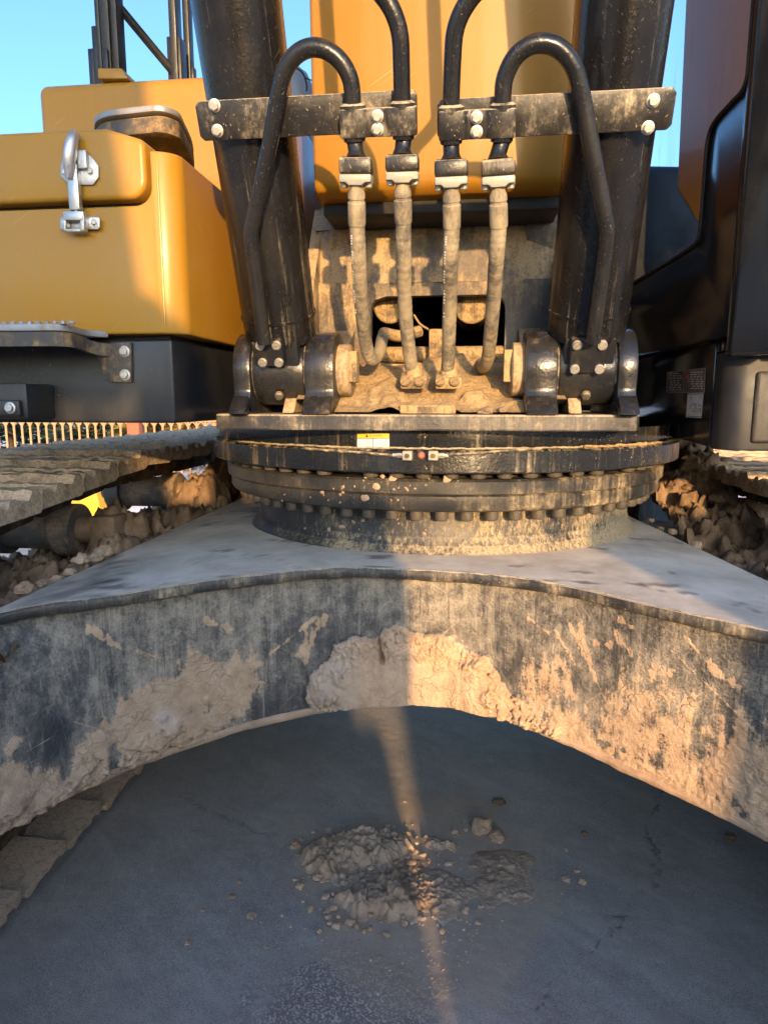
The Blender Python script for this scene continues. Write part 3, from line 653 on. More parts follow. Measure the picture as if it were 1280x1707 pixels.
# ---- upper frame: skirt ring, deck plate, decal, grease fittings
def upper_frame():
    b = MB().lathe(SC, [(0.60, 1.172), (0.752, 1.170), (0.757, 1.174), (0.757, 1.222), (0.752, 1.227), (0.735, 1.228)], 144)
    uf = b.build('upper_frame', 'ring', EX, label='black ring skirt of the upper structure with dusty runs')
    MB().lathe(SC, [(0.738, 1.226), (0.740, 1.232), (0.740, 1.274)], 144).build('skirt_wall', 'ring', uf)
    # deck plate with chamfered corners
    x0, x1 = U(345, 702, Y=1.6).x, U(1078, 710, Y=1.6).x; yf = 1.575
    z0, z1 = U(640, 718, Y=yf).z, U(640, 691, Y=yf).z
    pts = [(x0, yf+0.10, z0), (x0+0.02, yf+0.035, z0), (x0+0.11, yf+0.02, z0), (x0+0.17, yf, z0), (x1-0.2, yf, z0), (x1-0.12, yf+0.02, z0), (x1-0.02, yf+0.035, z0), (x1, yf+0.10, z0), (x1, 2.5, z0), (x0, 2.5, z0)]
    dk = MB().prism(pts, (0, 0, z1-z0)).build('deck_plate', 'deck', uf, 0.004, 2, ang=20)
    # weld bead between the deck plate and skirt
    q0, q1 = R(215), R(325)
    pts = [(SC.x+0.742*math.cos(q), SC.y+0.742*math.sin(q), 1.2285+random.uniform(-0.001, 0.001)) for q in np.linspace(q0, q1, 160)]
    MB().tube(pts, [0.004+random.uniform(-0.0012, 0.0012) for _ in pts], 6).build('weld_bead', 'deck', uf)
    # muddy rim on the right end of the skirt
    pts = [(SC.x+0.75*math.cos(q), SC.y+0.75*math.sin(q), 1.230) for q in np.linspace(R(300), R(358), 90)]
    MB().tube(pts, [0.003+random.uniform(-0.001, 0.004) for _ in pts], 6).build('mud_rim', 'apron', uf)
    def onring(px, py, rad=0.7415):
        d = ray(px, py); o = C0-SC; a = d.x**2+d.y**2; bb = 2*(o.x*d.x+o.y*d.y); cc = o.x**2+o.y**2-rad**2
        return C0+d*((-bb-math.sqrt(bb*bb-4*a*cc))/(2*a))
    # warning decal on the wall
    def decal(pxs, lift, name, mat, parent, n=5):
        (xa, ya), (xb, yb) = pxs; V = []; 
        for i in range(n+1):
            x = xa+(xb-xa)*i/n
            V += [onring(x, ya, 0.7405+lift), onring(x, yb, 0.7405+lift)]
        b = MB(); b.add(V, [(2*i, 2*i+1, 2*i+3, 2*i+2) for i in range(n)]); return b.build(name, mat, parent)
    dc = decal(((594, 721), (650, 753)), 0.0012, 'warning_decal', 'decal_black', uf); dc['label'] = 'yellow and white warning sticker on the ring wall'
    decal(((595.5, 722.3), (648.7, 730)), 0.0022, 'decal_header', 'decal_yellow', dc)
    decal(((595.5, 731.2), (621, 751.8)), 0.0022, 'decal_panel', 'decal_white', dc); decal(((622.2, 731.2), (648.7, 751.8)), 0.0022, 'decal_panel', 'decal_white', dc)
    tri = MB(); A, B_, C_ = onring(609, 728.6, 0.744), onring(614, 728.6, 0.744), onring(611.5, 723.8, 0.744); tri.add([A, B_, C_], [(0, 1, 2)]); tri.build('decal_triangle', 'decal_black', dc)
    rnd = random.Random(3); b = MB()
    for x in range(616, 636, 3):
        b.add([onring(x, 725, 0.7435), onring(x, 727.6, 0.7435), onring(x+1.9, 727.6, 0.7435), onring(x+1.9, 725, 0.7435)], [(0, 1, 2, 3)])
    for cx in (598, 625):
        for y in (736, 739.5, 743):
            x = cx+rnd.uniform(0, 5)
            while x < cx+20:
                w = rnd.uniform(1.5, 5); b.add([onring(x, y, 0.7435), onring(x, y+1.0, 0.7435), onring(x+w, y+rnd.uniform(-.6, 1.6), 0.7435), onring(x+w, y, 0.7435)], [(0, 1, 2, 3)]); x += w+rnd.uniform(1, 3)
    b.build('decal_print', 'decal_grey', dc, kind='stuff')
    # two grease blocks with red cap and lines
    for x in (680, 722):
        p = onring(x, 759, 0.757); nr = Vector((p.x-SC.x, p.y-SC.y, 0)).normalized(); tx = Vector((-nr.y, nr.x, 0))
        g = MB().obox(p, tx, nr, Vector((0, 0, 1)), (-0.0115, -0.01, -0.011), (0.0115, 0.016, 0.011)).build('grease_block', 'flange', uf, 0.002)
        MB().cyl(p+nr*0.012, p+nr*0.021, 0.0065, 14, 0.005).build('grease_nipple', 'bolt_dusty', g)
        sgn = -1 if x == 680 else 1
        MB().cyl(p+tx*(sgn*0.010)+nr*0.004, p+tx*(sgn*0.026)+nr*0.004, 0.0062, 6).build('fitting', 'steel', g)
        MB().cyl(p+tx*(sgn*0.024)+nr*0.004, p+tx*(sgn*0.036)+nr*0.003, 0.0045, 10).build('fitting', 'steel', g)
    p = onring(702, 759, 0.757); nr = Vector((p.x-SC.x, p.y-SC.y, 0)).normalized()
    MB().tube([p, p+nr*0.004, p+nr*0.009], [0.009, 0.008, 0.003], 9).build('plug', 'cap_red', uf, label='small faded red plug between the grease blocks')
    for pts in ([(655, 759.5), (600, 754.5), (560, 752), (510, 748)], [(745, 759), (790, 756), (840, 752), (900, 749)]):
        MB().tube(crom([onring(x, y, 0.762) for x, y in pts], 6), 0.0035, 8).build('grease_line', 'bolt_dusty', uf)
    return uf, dk, yf, z1
UF, DK, YF, ZD = upper_frame()

# ---- boom cylinders with clevis ears, clamps, pipes, flanges and hoses
AX = Vector((0, -math.cos(R(66)), math.sin(R(66)))); AN = Vector((0, -math.sin(R(66)), -math.cos(R(66))))
PY, PZ = 1.70, 1.415
EXV = Vector((1, 0, 0))
def cyl_assembly(sd):
    cx = 0.36*sd; pin = Vector((cx, PY, PZ))
    bc = MB()
    prof = [(0.075, 0.060), (0.085, 0.082), (0.100, 0.086), (0.1405, 0.0865), (0.1415, 0.0895), (0.147, 0.0895), (0.148, 0.0865), (0.165, 0.0865), (1.55, 0.0865), (1.552, 0.098), (1.66, 0.098), (1.662, 0.06)]
    bc.tube([pin+AX*a for a, r in prof], [r for a, r in prof], 48)
    side = 'left' if sd < 0 else 'right'
    c = bc.build('boom_cylinder', 'cyl', EX, ang=40, label='black boom lift cylinder barrel, '+('beside the yellow tank' if sd < 0 else 'beside the cab'))
    MB().cyl(pin+AX*1.6, pin+AX*2.5, 0.055, 24).build('piston_rod', 'chrome', c)
    # eye with neck
    e = MB().cyl(pin-EXV*0.062, pin+EXV*0.062, 0.083, 40)
    e.obox(pin, EXV, AX, AN, (-0.055, 0.0, -0.07), (0.055, 0.10, 0.072))
    ey = e.build('cylinder_eye', 'ear', c, 0.004, 2)
    bolt(pin+Vector((0, 0, -0.03))+AN*0.076, AN+Vector((0, 0, -0.25)), 0.010, ey, 'hex', 'bolt_dusty', 0.9)
    # grease collars
    for s in (-1, 1):
        MB().cyl(pin+EXV*(0.058*s), pin+EXV*(0.068*s), 0.078, 32).build('seal_ring', 'bolt_dusty', ey)
    # port block with four socket screws
    if sd < 0: pts = (430, 468, 571, 609)
    else: pts = (952, 1006, 570, 620)
    plane = (pin+AN*0.098, AN)
    A, B_ = U(pts[0]-2, (pts[2]+pts[3])/2, pl=plane), U(pts[1]+4, (pts[2]+pts[3])/2, pl=plane)
    top, bot = U((pts[0]+pts[1])/2, pts[2]-4, pl=plane), U((pts[0]+pts[1])/2, pts[3]+3, pl=plane)
    mid = (A+B_)/2; o = Vector((mid.x, 0, 0)); org = Vector((mid.x, pin.y, pin.z))+AN*0.098
    at, ab = (top-org).dot(AX), (bot-org).dot(AX); hw = abs(B_.x-A.x)/2
    pb = MB().obox(org, EXV, AX, AN, (-hw, ab, -0.055), (hw, at, 0.0)).build('port_block', 'ear', c, 0.006, 2)
    for sx in (-1, 1):
        for a in (at-0.012, ab+0.012): bolt(org+EXV*(sx*(hw-0.012))+AX*a, AN, 0.0105, pb, 'socket', 'steel', 0.8)
    return c, pin
CYL = {s: cyl_assembly(s) for s in (-1, 1)}

def ears():
    for sd in (-1, 1):
        for (xa, xb, inner) in ((0.425, 0.468, False), (0.222, 0.293, True)):
            rad = 0.092; pts = []
            for q in np.linspace(R(-12), R(192), 26): pts.append((0, PY+rad*math.cos(q)*1.0, PZ+rad*math.sin(q)))
            pts = pts+[(0, PY-rad*0.93, PZ-0.05), (0, PY-0.098, ZD+0.022), (0, PY-0.118, ZD-0.004), (0, PY+0.26, ZD-0.004), (0, PY+0.20, PZ-0.02)]
            b = MB().prism([Vector((xa*sd, p[1], p[2])) for p in pts], ((xb-xa)*sd, 0, 0))
            e = b.build('clevis_ear', 'ear', EX, 0.005, 2)
            if inner:
                d = MB(); x0, x1 = 0.222*sd, 0.196*sd
                d.tube([(x0, PY, PZ), (x1, PY, PZ), (x1-0.004*sd, PY, PZ)], [0.064, 0.064, 0.058], 36)
                pe = d.build('pin_end', 'mount', e)
                MB().box((x1-0.001*sd, PY-0.045, PZ-0.03), (x1-0.022*sd, PY-0.005, PZ+0.045)).build('pin_keeper', 'apron', pe, 0.004)
            MB().prism([(xa*sd, PY-0.095, ZD+0.045), (xa*sd, PY-0.14, ZD+0.0), (xa*sd, PY-0.08, ZD+0.0)], ((xb-xa)*sd, 0, 0)).build('ear_foot', 'ear', e, 0.006)
ears()

def clamps_pipes():
    hoses = {}
    for sd in (-1, 1):
        c, pin = CYL[sd]
        pl = (pin+AN*0.094, AN)
        if sd < 0: bx0, bx1, ty, by, kx0, kx1, ky0, ky1 = 331, 696, 158, 226, 566, 694, 180, 229
        else: bx0, bx1, ty, by, kx0, kx1, ky0, ky1 = 1120, 729, 152, 222, 860, 731, 183, 233
        org = pin+AN*0.094
        loc = lambda p: ((p-org).x, (p-org).dot(AX))
        xa = loc(U(bx0, (ty+by)/2, pl=pl))[0]; xb = loc(U(bx1, (ty+by)/2, pl=pl))[0]
        a1 = loc(U(520 if sd < 0 else 980, ty, pl=pl))[1]; a0 = loc(U(520 if sd < 0 else 980, by, pl=pl))[1]
        xl, xr = min(xa, xb), max(xa, xb)
        # flat bar with clipped corners
        ch = 0.008; pts2 = [(xl+ch, a0), (xr-ch, a0), (xr, a0+ch), (xr, a1-ch), (xr-ch, a1), (xl+ch, a1), (xl, a1-ch), (xl, a0+ch)]
        cb = MB().prism([org+EXV*x+AX*a for x, a in pts2], AN*0.012).build('clamp_bar', 'bracket', c, 0.0025, 2)
        # clamp band around the barrel
        pts = [pin+AX*((a0+a1)/2)+(EXV*math.cos(q)-AN*math.sin(q))*0.0895 for q in np.linspace(R(-12), R(192), 40)]
        bd = MB(); n = len(pts); vs = []; fs = []
        for q in np.linspace(R(-15), R(195), 40):
            rad = EXV*math.cos(q)-AN*math.sin(q)
            for (r_, a) in ((0.088, a0+0.004), (0.0945, a0+0.004), (0.0945, a1-0.004), (0.088, a1-0.004)): vs.append(pin+AX*a+rad*r_)
        for i in range(39):
            for j in range(4): fs.append((i*4+j, i*4+(j+1) % 4, (i+1)*4+(j+1) % 4, (i+1)*4+j))
        bd.add(vs, fs).build('clamp_band', 'bracket', c)
        bl = ((358, 176), (363, 218)) if sd < 0 else ((1088, 168), (1079, 213))
        for p in bl: bolt(U(*p, pl=(org+AN*0.0125, AN)), AN, 0.0118, c, 'flange', 'steel', 0.9)
        # pipe block in front of the bar, pipe seats rounded
        plk = (org+AN*0.046, AN); q0, q1 = loc(U(kx0, 205, pl=plk))[0], loc(U(kx1, 205, pl=plk))[0]; kl, kr = min(q0, q1), max(q0, q1)
        kb1 = loc(U((kx0+kx1)/2, ky0, pl=plk))[1]; kb0 = loc(U((kx0+kx1)/2, ky1, pl=plk))[1]
        cxs = sorted([loc(U(x, 205, pl=plk))[0] for x in ((588, 671) if sd < 0 else (752, 838))])
        prof = []
        def scal(x):                       # front relief: bulges over each pipe, waist between
            d = min(abs(x-cxs[0]), abs(x-cxs[1])); return 0.046+0.004*max(0, 1-(d/0.022)**2)-0.006*(1 if abs(x-sum(cxs)/2) < 0.018 else 0)
        xs = np.linspace(kl, kr, 25); poly = [org+EXV*kl+AX*kb0+AN*0.011]+[org+EXV*x+AX*kb0+AN*scal(x) for x in xs]+[org+EXV*kr+AX*kb0+AN*0.011]
        kb = MB().prism(poly, AX*(kb1-kb0)).build('pipe_clamp', 'bracket', c, 0.003, 2)
        for py in ((194, 216) if sd < 0 else (196, 220)): bolt(U(629 if sd < 0 else 794, py, pl=(org+AN*0.041, AN)), AN, 0.0115, kb, 'flange', 'steel', 1.0)
        # the pipes
        r = 0.0158; pp = (org+AN*0.027, AN); pp2 = (org+AN*0.03, AN)
        if sd < 0:
            up = [(588, 200), (587, 150), (580, 122), (564, 98), (540, 82), (516, 80), (493, 92), (476, 116), (466, 150), (452, 228), (436, 305), (421, 375), (419, 400), (424, 440), (434, 520), (441, 572)]
            inn = [(671, 200), (670, 160), (669, 105), (667, 62), (659, 30), (645, 2), (620, -30), (590, -75)]
        else:
            up = [(838, 200), (838, 155), (842, 128), (856, 98), (878, 78), (903, 72), (930, 80), (953, 106), (966, 145), (978, 205), (992, 280), (1008, 360), (1012, 390), (1008, 430), (998, 500), (988, 570)]
            inn = [(752, 200), (752, 160), (754, 105), (757, 60), (766, 28), (782, 0), (806, -30), (836, -75)]
        MB().tube(crom([U(x, y, pl=pp2) for x, y in up], 6), r, 18).build('steel_pipe', 'pipe', c, label='bent black steel pipe arching over to the '+('left' if sd < 0 else 'right')+' cylinder port')
        MB().tube(crom([U(x, y, pl=pp) for x, y in inn], 6)+[U(inn[-1][0], inn[-1][1], pl=pp)+AX*0.5-AN*0.1], r, 18).build('steel_pipe', 'pipe', c)
        for i, x in enumerate((588, 671) if sd < 0 else (752, 838)):
            p = U(x, 178 if sd < 0 else 181, pl=pp); pc = org+EXV*(p-org).x+AX*(kb1+0.001)+AN*0.027
            MB().tube([pc-AX*0.006, pc+AX*0.004, pc+AX*0.008], [0.0235, 0.0235, 0.0175], 24).build('rubber_grommet', 'bracket', kb)
            # under the clamp: pipe stub, collar, black flange, grey split flange, ferrule, hose
            yb = 234 if sd < 0 else 238
            s0 = org+EXV*((p-org).x)+AX*(kb0-0.002)+AN*0.027
            xb = {588: 594, 671: 671, 752: 752, 838: 830}[x]
            fy = {588: 264, 671: 260, 752: 268, 838: 267}[x]
            Ys = s0.y
            f0 = U(xb, fy, Y=Ys+0.004); f1 = U(xb, fy+27, Y=Ys+0.008); f2 = U(xb, fy+46, Y=Ys+0.012); h1 = U(xb+1, fy+112, Y=Ys+0.045)
            st = MB().tube([s0+AX*0.01, s0-AX*0.004, s0-AX*0.006, f0+Vector((0, 0, 0.012)), f0], [0.0215, 0.0205, 0.0155, 0.0155, 0.021], 20).build('pipe_stub', 'pipe', c)
            dn = (f2-f0).normalized(); exx = (EXV-dn*EXV.dot(dn)).normalized(); eyy = dn.cross(exx)
            L1, L2 = (f1-f0).length, (f2-f0).length
            fb = MB().obox(f0, exx, eyy, dn, (-0.0315, -0.02, 0), (0.0315, 0.02, L1)).build('flange_head', 'bracket', c, 0.005, 2)
            for sx in (-1, 1): MB().cyl(f0+exx*(0.022*sx)-dn*0.003, f0+exx*(0.022*sx)+dn*0.004, 0.006, 10).build('stud_end', 'bolt_dusty', fb)
            pts = []
            prof = [(-0.031, 0), (0.031, 0), (0.031, (L2-L1)*0.72), (0.019, (L2-L1)*0.72), (0.013, L2-L1), (-0.013, L2-L1), (-0.019, (L2-L1)*0.72), (-0.031, (L2-L1)*0.72)]
            sf = MB().prism([f1+exx*a+dn*(b_+0.0012)+eyy*0.019 for a, b_ in prof], eyy*-0.040).build('split_flange', 'flange', c, 0.003, 2)
            for sx in (-1, 1): bolt(f1+exx*(0.0235*sx)+dn*((L2-L1)*0.72)-eyy*0.004, dn, 0.008, sf, 'hex', 'cap_red' if False else 'steel', 1.1)
            d2 = (h1-f2).normalized(); Lf = (h1-f2).length
            fr = [( -0.006, 0.0125), (0.006, 0.0135), (0.012, 0.0165), (0.022, 0.0172), (0.024, 0.0158), (0.028, 0.0158), (0.030, 0.0178), (Lf-0.004, 0.0178), (Lf, 0.0168)]
            MB().tube([f2+d2*a for a, _ in fr], [q for _, q in fr], 22).build('hose_ferrule', 'hose', c, ang=30)
            hoses[x] = (h1, d2, Ys, xb, fy)
    return hoses
HO = clamps_pipes()

def hoses():
    paths = {588: [(598, 430, 1.46), (601, 490, 1.53), (606, 545, 1.60), (612, 583, 1.655), (621, 599, 1.69), (633, 586, 1.745), (636, 570, 1.82), (640, 555, 1.95)],
             671: [(673, 430, 1.46), (674, 490, 1.53), (678, 550, 1.60), (684, 600, 1.66), (688, 622, 1.69)],
             752: [(751, 430, 1.46), (750, 490, 1.53), (748, 560, 1.61), (747, 605, 1.665), (746, 630, 1.69)],
             838: [(827, 430, 1.46), (823, 490, 1.54), (818, 550, 1.62), (813, 595, 1.70), (806, 612, 1.78), (800, 605, 1.9)]}
    for x, pts in paths.items():
        h1, d2, Ys, xb, fy = HO[x]
        P = [h1-d2*0.03, h1]+[U(a, b, Y=y) for a, b, y in pts]; P = crom(P, 26); n = len(P)
        rad = [0.0158*(1-0.045*(1 if i % 5 == 0 else 0)+0.01*math.sin(i*0.9)+0.02*((i*7919) % 13/13-0.5)) for i in range(n)]
        hs_ = MB().tube(P, rad, 20).build('hydraulic_hose', 'hose', EX, ang=60)
        if x in (588, 752):
            pr = MB(); rn_ = random.Random(x)
            for i in range(34, 92, 2):
                if i % 14 in (0, 2): continue
                a_ = P[i]; t_ = (P[i+1]-P[i]).normalized(); o_ = Vector((-0.62, -0.78, 0)); o_ = (o_-t_*o_.dot(t_)).normalized(); w_ = t_.cross(o_)
                pr.obox(a_+o_*0.0150, t_, w_, o_, (-0.0014, -0.0022*rn_.uniform(0.4, 1), 0), (0.0014, 0.0022, 0.0012))
            pr.build('hose_print', 'decal_white', hs_, kind='stuff')
    # fittings where the two middle hoses end
    for (x, y) in ((690, 634), (748, 634)):
        p = U(x, y, Y=1.675)
        g = MB().obox(p, EXV, Vector((0, 0.94, 0.34)), Vector((0, -0.34, 0.94)), (-0.032, -0.02, -0.016), (0.032, 0.035, 0.012)).build('hose_fitting', 'apron', EX, 0.005)
        MB().tube([p+Vector((0, 0.01, 0.04)), p+Vector((0, 0.005, 0.0))], [0.019, 0.022], 16).build('collar', 'apron', g)
        for sx in (-1, 1): bolt(p+Vector((sx*0.017-0.003, -0.02, -0.004)), (0, -0.9, 0.2), 0.0115, g, 'socket', 'apron', 0.8)
hoses()

# ---- centre mount behind the hoses: cover plate with opening, apron, cheeks
def centre_mount():
    x0, x1 = -0.335, 0.335
    def ln(py, Y): return U(730, py, Y=Y)
    # curved cover plate: top roll then down to the opening
    sec = [(2.16, ln(318, 2.1).z-0.02), (2.08, ln(322, 2.06).z), (2.01, ln(336, 2.0).z), (1.955, ln(372, 1.955).z), (1.93, ln(420, 1.93).z), (1.92, ln(470, 1.92).z)]
    sec = [(p.x, p.y) for p in [Vector((a, b)) for a, b in sec]]
    secc = [(v.y, v.z) for v in crom([Vector((0, a, b)) for a, b in sec], 6)]
    oz1 = ln(492, 1.92).z; oz0 = ln(606, 1.92).z; ox0 = U(618, 530, Y=1.92).x; ox1 = U(842, 530, Y=1.92).x
    b = MB(); vs = []; n = 40; xs = np.linspace(x0, x1, n)
    for x in xs:
        for (y, z) in secc: vs.append((x, y+0.02*(abs(x)/x1)**4+(vn(np.array(x*9), np.array(z*9), s=4)-0.5)*0.006, z))
    m = len(secc); b.add(vs, [(i*m+j, (i+1)*m+j, (i+1)*m+j+1, i*m+j+1) for i in range(n-1) for j in range(m-1)])
    cv = b.build('cover_plate', 'cover', EX, label='worn grey cover plate behind the hoses with dried dirt')
    zc = secc[-1][1]
    # front plate with a rounded opening
    b = MB(); oc = ((ox0+ox1)/2, (oz0+oz1)/2); hw, hh = (ox1-ox0)/2, (oz1-oz0)/2; r = 0.035
    zo0 = ZD+0.0; inner = []; outer = []
    K = 48
    for i in range(K):
        q = 2*math.pi*i/K; c, s = math.cos(q), math.sin(q); t = min(1/max(abs(c), 1e-6), 1/max(abs(s), 1e-6))
        sx, sz = c*t, s*t
        ix, iz = sx*hw, sz*hh
        if abs(ix) > hw-r and abs(iz) > hh-r:
            kx, kz = math.copysign(hw-r, ix), math.copysign(hh-r, iz); L = math.hypot(ix-kx, iz-kz); ix, iz = kx+(ix-kx)/L*r, kz+(iz-kz)/L*r
        inner.append((oc[0]+ix, oc[1]+iz)); outer.append((x1*sx, zo0+(zc+0.004-zo0)*(0.5+sz/2)))
    vs = [(a, 1.922, z) for a, z in inner]+[(a, 1.924, z) for a, z in outer]+[(a, 1.955, z) for a, z in inner]
    fs = [(i, (i+1) % K, K+(i+1) % K, K+i) for i in range(K)]+[(i, 2*K+i, 2*K+(i+1) % K, (i+1) % K) for i in range(K)]
    b.add(vs, fs).build('front_plate', 'mount', cv)
    # dark chamber behind it
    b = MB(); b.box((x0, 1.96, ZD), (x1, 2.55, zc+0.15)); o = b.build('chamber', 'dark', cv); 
    bm = bmesh.new(); bm.from_mesh(o.data); bmesh.ops.delete(bm, geom=[f for f in bm.faces if f.normal.y < -0.9], context='FACES'); bm.to_mesh(o.data); bm.free()
    # round caps in the opening, lit by the sun
    for (x, y) in ((652, 512), (786, 512)):
        p = U(x, y, Y=2.02); g = MB(); g.tube([p+Vector((0, -0.022, 0)), p+Vector((0, -0.026, 0))], [0.048, 0.044], 30)
        g.tube([p+Vector((0, 0.2, 0)), p+Vector((0, -0.022, 0))], [0.048, 0.048], 30); g.build('round_cap', 'apron', cv, ang=30)
    MB().tube(crom([U(690, 525, Y=2.0), U(700, 540, Y=1.99), U(714, 549, Y=1.98)], 5), 0.003, 8).build('wire', 'apron', cv)
    p = U(727, 575, Y=1.90); MB().box((p.x-0.020, 1.885, U(727, 622, Y=1.89).z), (p.x+0.03, 1.93, U(727, 548, Y=1.89).z)).build('swivel_block', 'apron', cv, 0.006)
    p = U(720, 590, Y=1.93); MB().cyl((x0+0.06, 1.95, p.z), (x1-0.05, 1.95, p.z), 0.022, 20).build('cross_pipe', 'apron', cv)
    MB().tube(crom([U(640, 555, Y=1.96), U(668, 560, Y=1.93), U(700, 552, Y=1.96)], 6), 0.016, 12).build('cross_hose', 'apron', cv)
    # apron sloping down to the deck front: height field of caked dirt
    nx, ny = 110, 60; X = np.repeat(np.linspace(-0.315, 0.315, nx)[:, None], ny, 1); t = np.repeat(np.linspace(0, 1, ny)[None, :], nx, 0)
    ya, za, yb_, zb_ = 1.61, ZD+0.002, 1.93, oz0+0.004
    Y = ya+(yb_-ya)*t; Z = za+(zb_-za)*sstep(-0.1, 1.0, t)*0.98
    Z += (fbm(X*18, Y*18, o=5, s=90)-0.5)*0.026*np.minimum(1, t*5)+0.020*sstep(0.60, 0.75, fbm(X*9, Y*9, o=3, s=91))
    Z += 0.03*sstep(0.26, 0.315, np.abs(X)+0.05*fbm(X*8, Y*8, o=3, s=92))
    grid('caked_apron', np.stack([X, Y, Z], -1), 'apron', cv, label='apron caked with ochre dirt under the hose ends')
    p = U(680, 684, Y=1.63); MB().box((U(668, 684, Y=1.63).x, 1.60, ZD+0.001), (U(760, 684, Y=1.63).x, 1.64, ZD+0.022)).build('stop_bar', 'apron', cv, 0.004)
    # clods lying on the deck
    for (x, y, r) in ((812, 686, 0.014), (838, 684, 0.012), (800, 688, 0.008)): clod(U(x, y, Y=1.61), r, 'dirt_lump', 'mud_dark', cv)
    # cheek gussets beside the inner ears
    for sd in (-1, 1):
        xx = 0.322*sd
        pts = [(xx, 1.62, ZD+0.002), (xx, 1.80, ZD+0.20), (xx, 1.86, U(560, 470, Y=1.86).z), (xx, 2.02, U(560, 345, Y=2.0).z), (xx, 2.30, U(560, 345, Y=2.0).z), (xx, 2.30, ZD+0.002)]
        MB().prism(pts, (0.03*sd, 0, 0)).build('cheek_plate', 'mount', cv, 0.004)
        pts = [(0.222*sd, 1.80, ZD+0.002), (0.222*sd, 1.80, PZ+0.06), (0.222*sd, 1.92, PZ+0.12), (0.222*sd, 1.92, ZD+0.002)]
        MB().prism(pts, (0.06*sd, 0, 0)).build('gusset', 'mount', cv, 0.004)
def clod(p, r, name, mat, parent=None, sq=0.7, sub=3, seed=None, rough=0.55):
    seed = random.randint(0, 9999) if seed is None else seed
    bm = bmesh.new(); bmesh.ops.create_icosphere(bm, subdivisions=sub, radius=1.0)
    V = np.array([v.co for v in bm.verts]); d = 1+rough*(fbm(V[:, 0]*1.5+seed, V[:, 1]*1.5, V[:, 2]*1.5, o=4, s=seed)-0.5)*2
    d += 0.22*(vn(V[:, 0]*4+seed, V[:, 1]*4, V[:, 2]*4, s=seed+3)-0.5)+0.16*(vn(V[:, 0]*9+seed, V[:, 1]*9, V[:, 2]*9, s=seed+5)-0.5)
    an = random.uniform(0, 6.28); ex = random.uniform(0.8, 1.25)
    for v, k in zip(bm.verts, d):
        x, y, z = v.co*float(k)*r; x *= ex; z *= sq
        v.co = (p[0]+x*math.cos(an)-y*math.sin(an), p[1]+x*math.sin(an)+y*math.cos(an), p[2]+max(z, -r*0.35))
    me = bpy.data.meshes.new(name); bm.to_mesh(me); bm.free()
    return link(name, me, mat, parent, True, 22)
centre_mount()

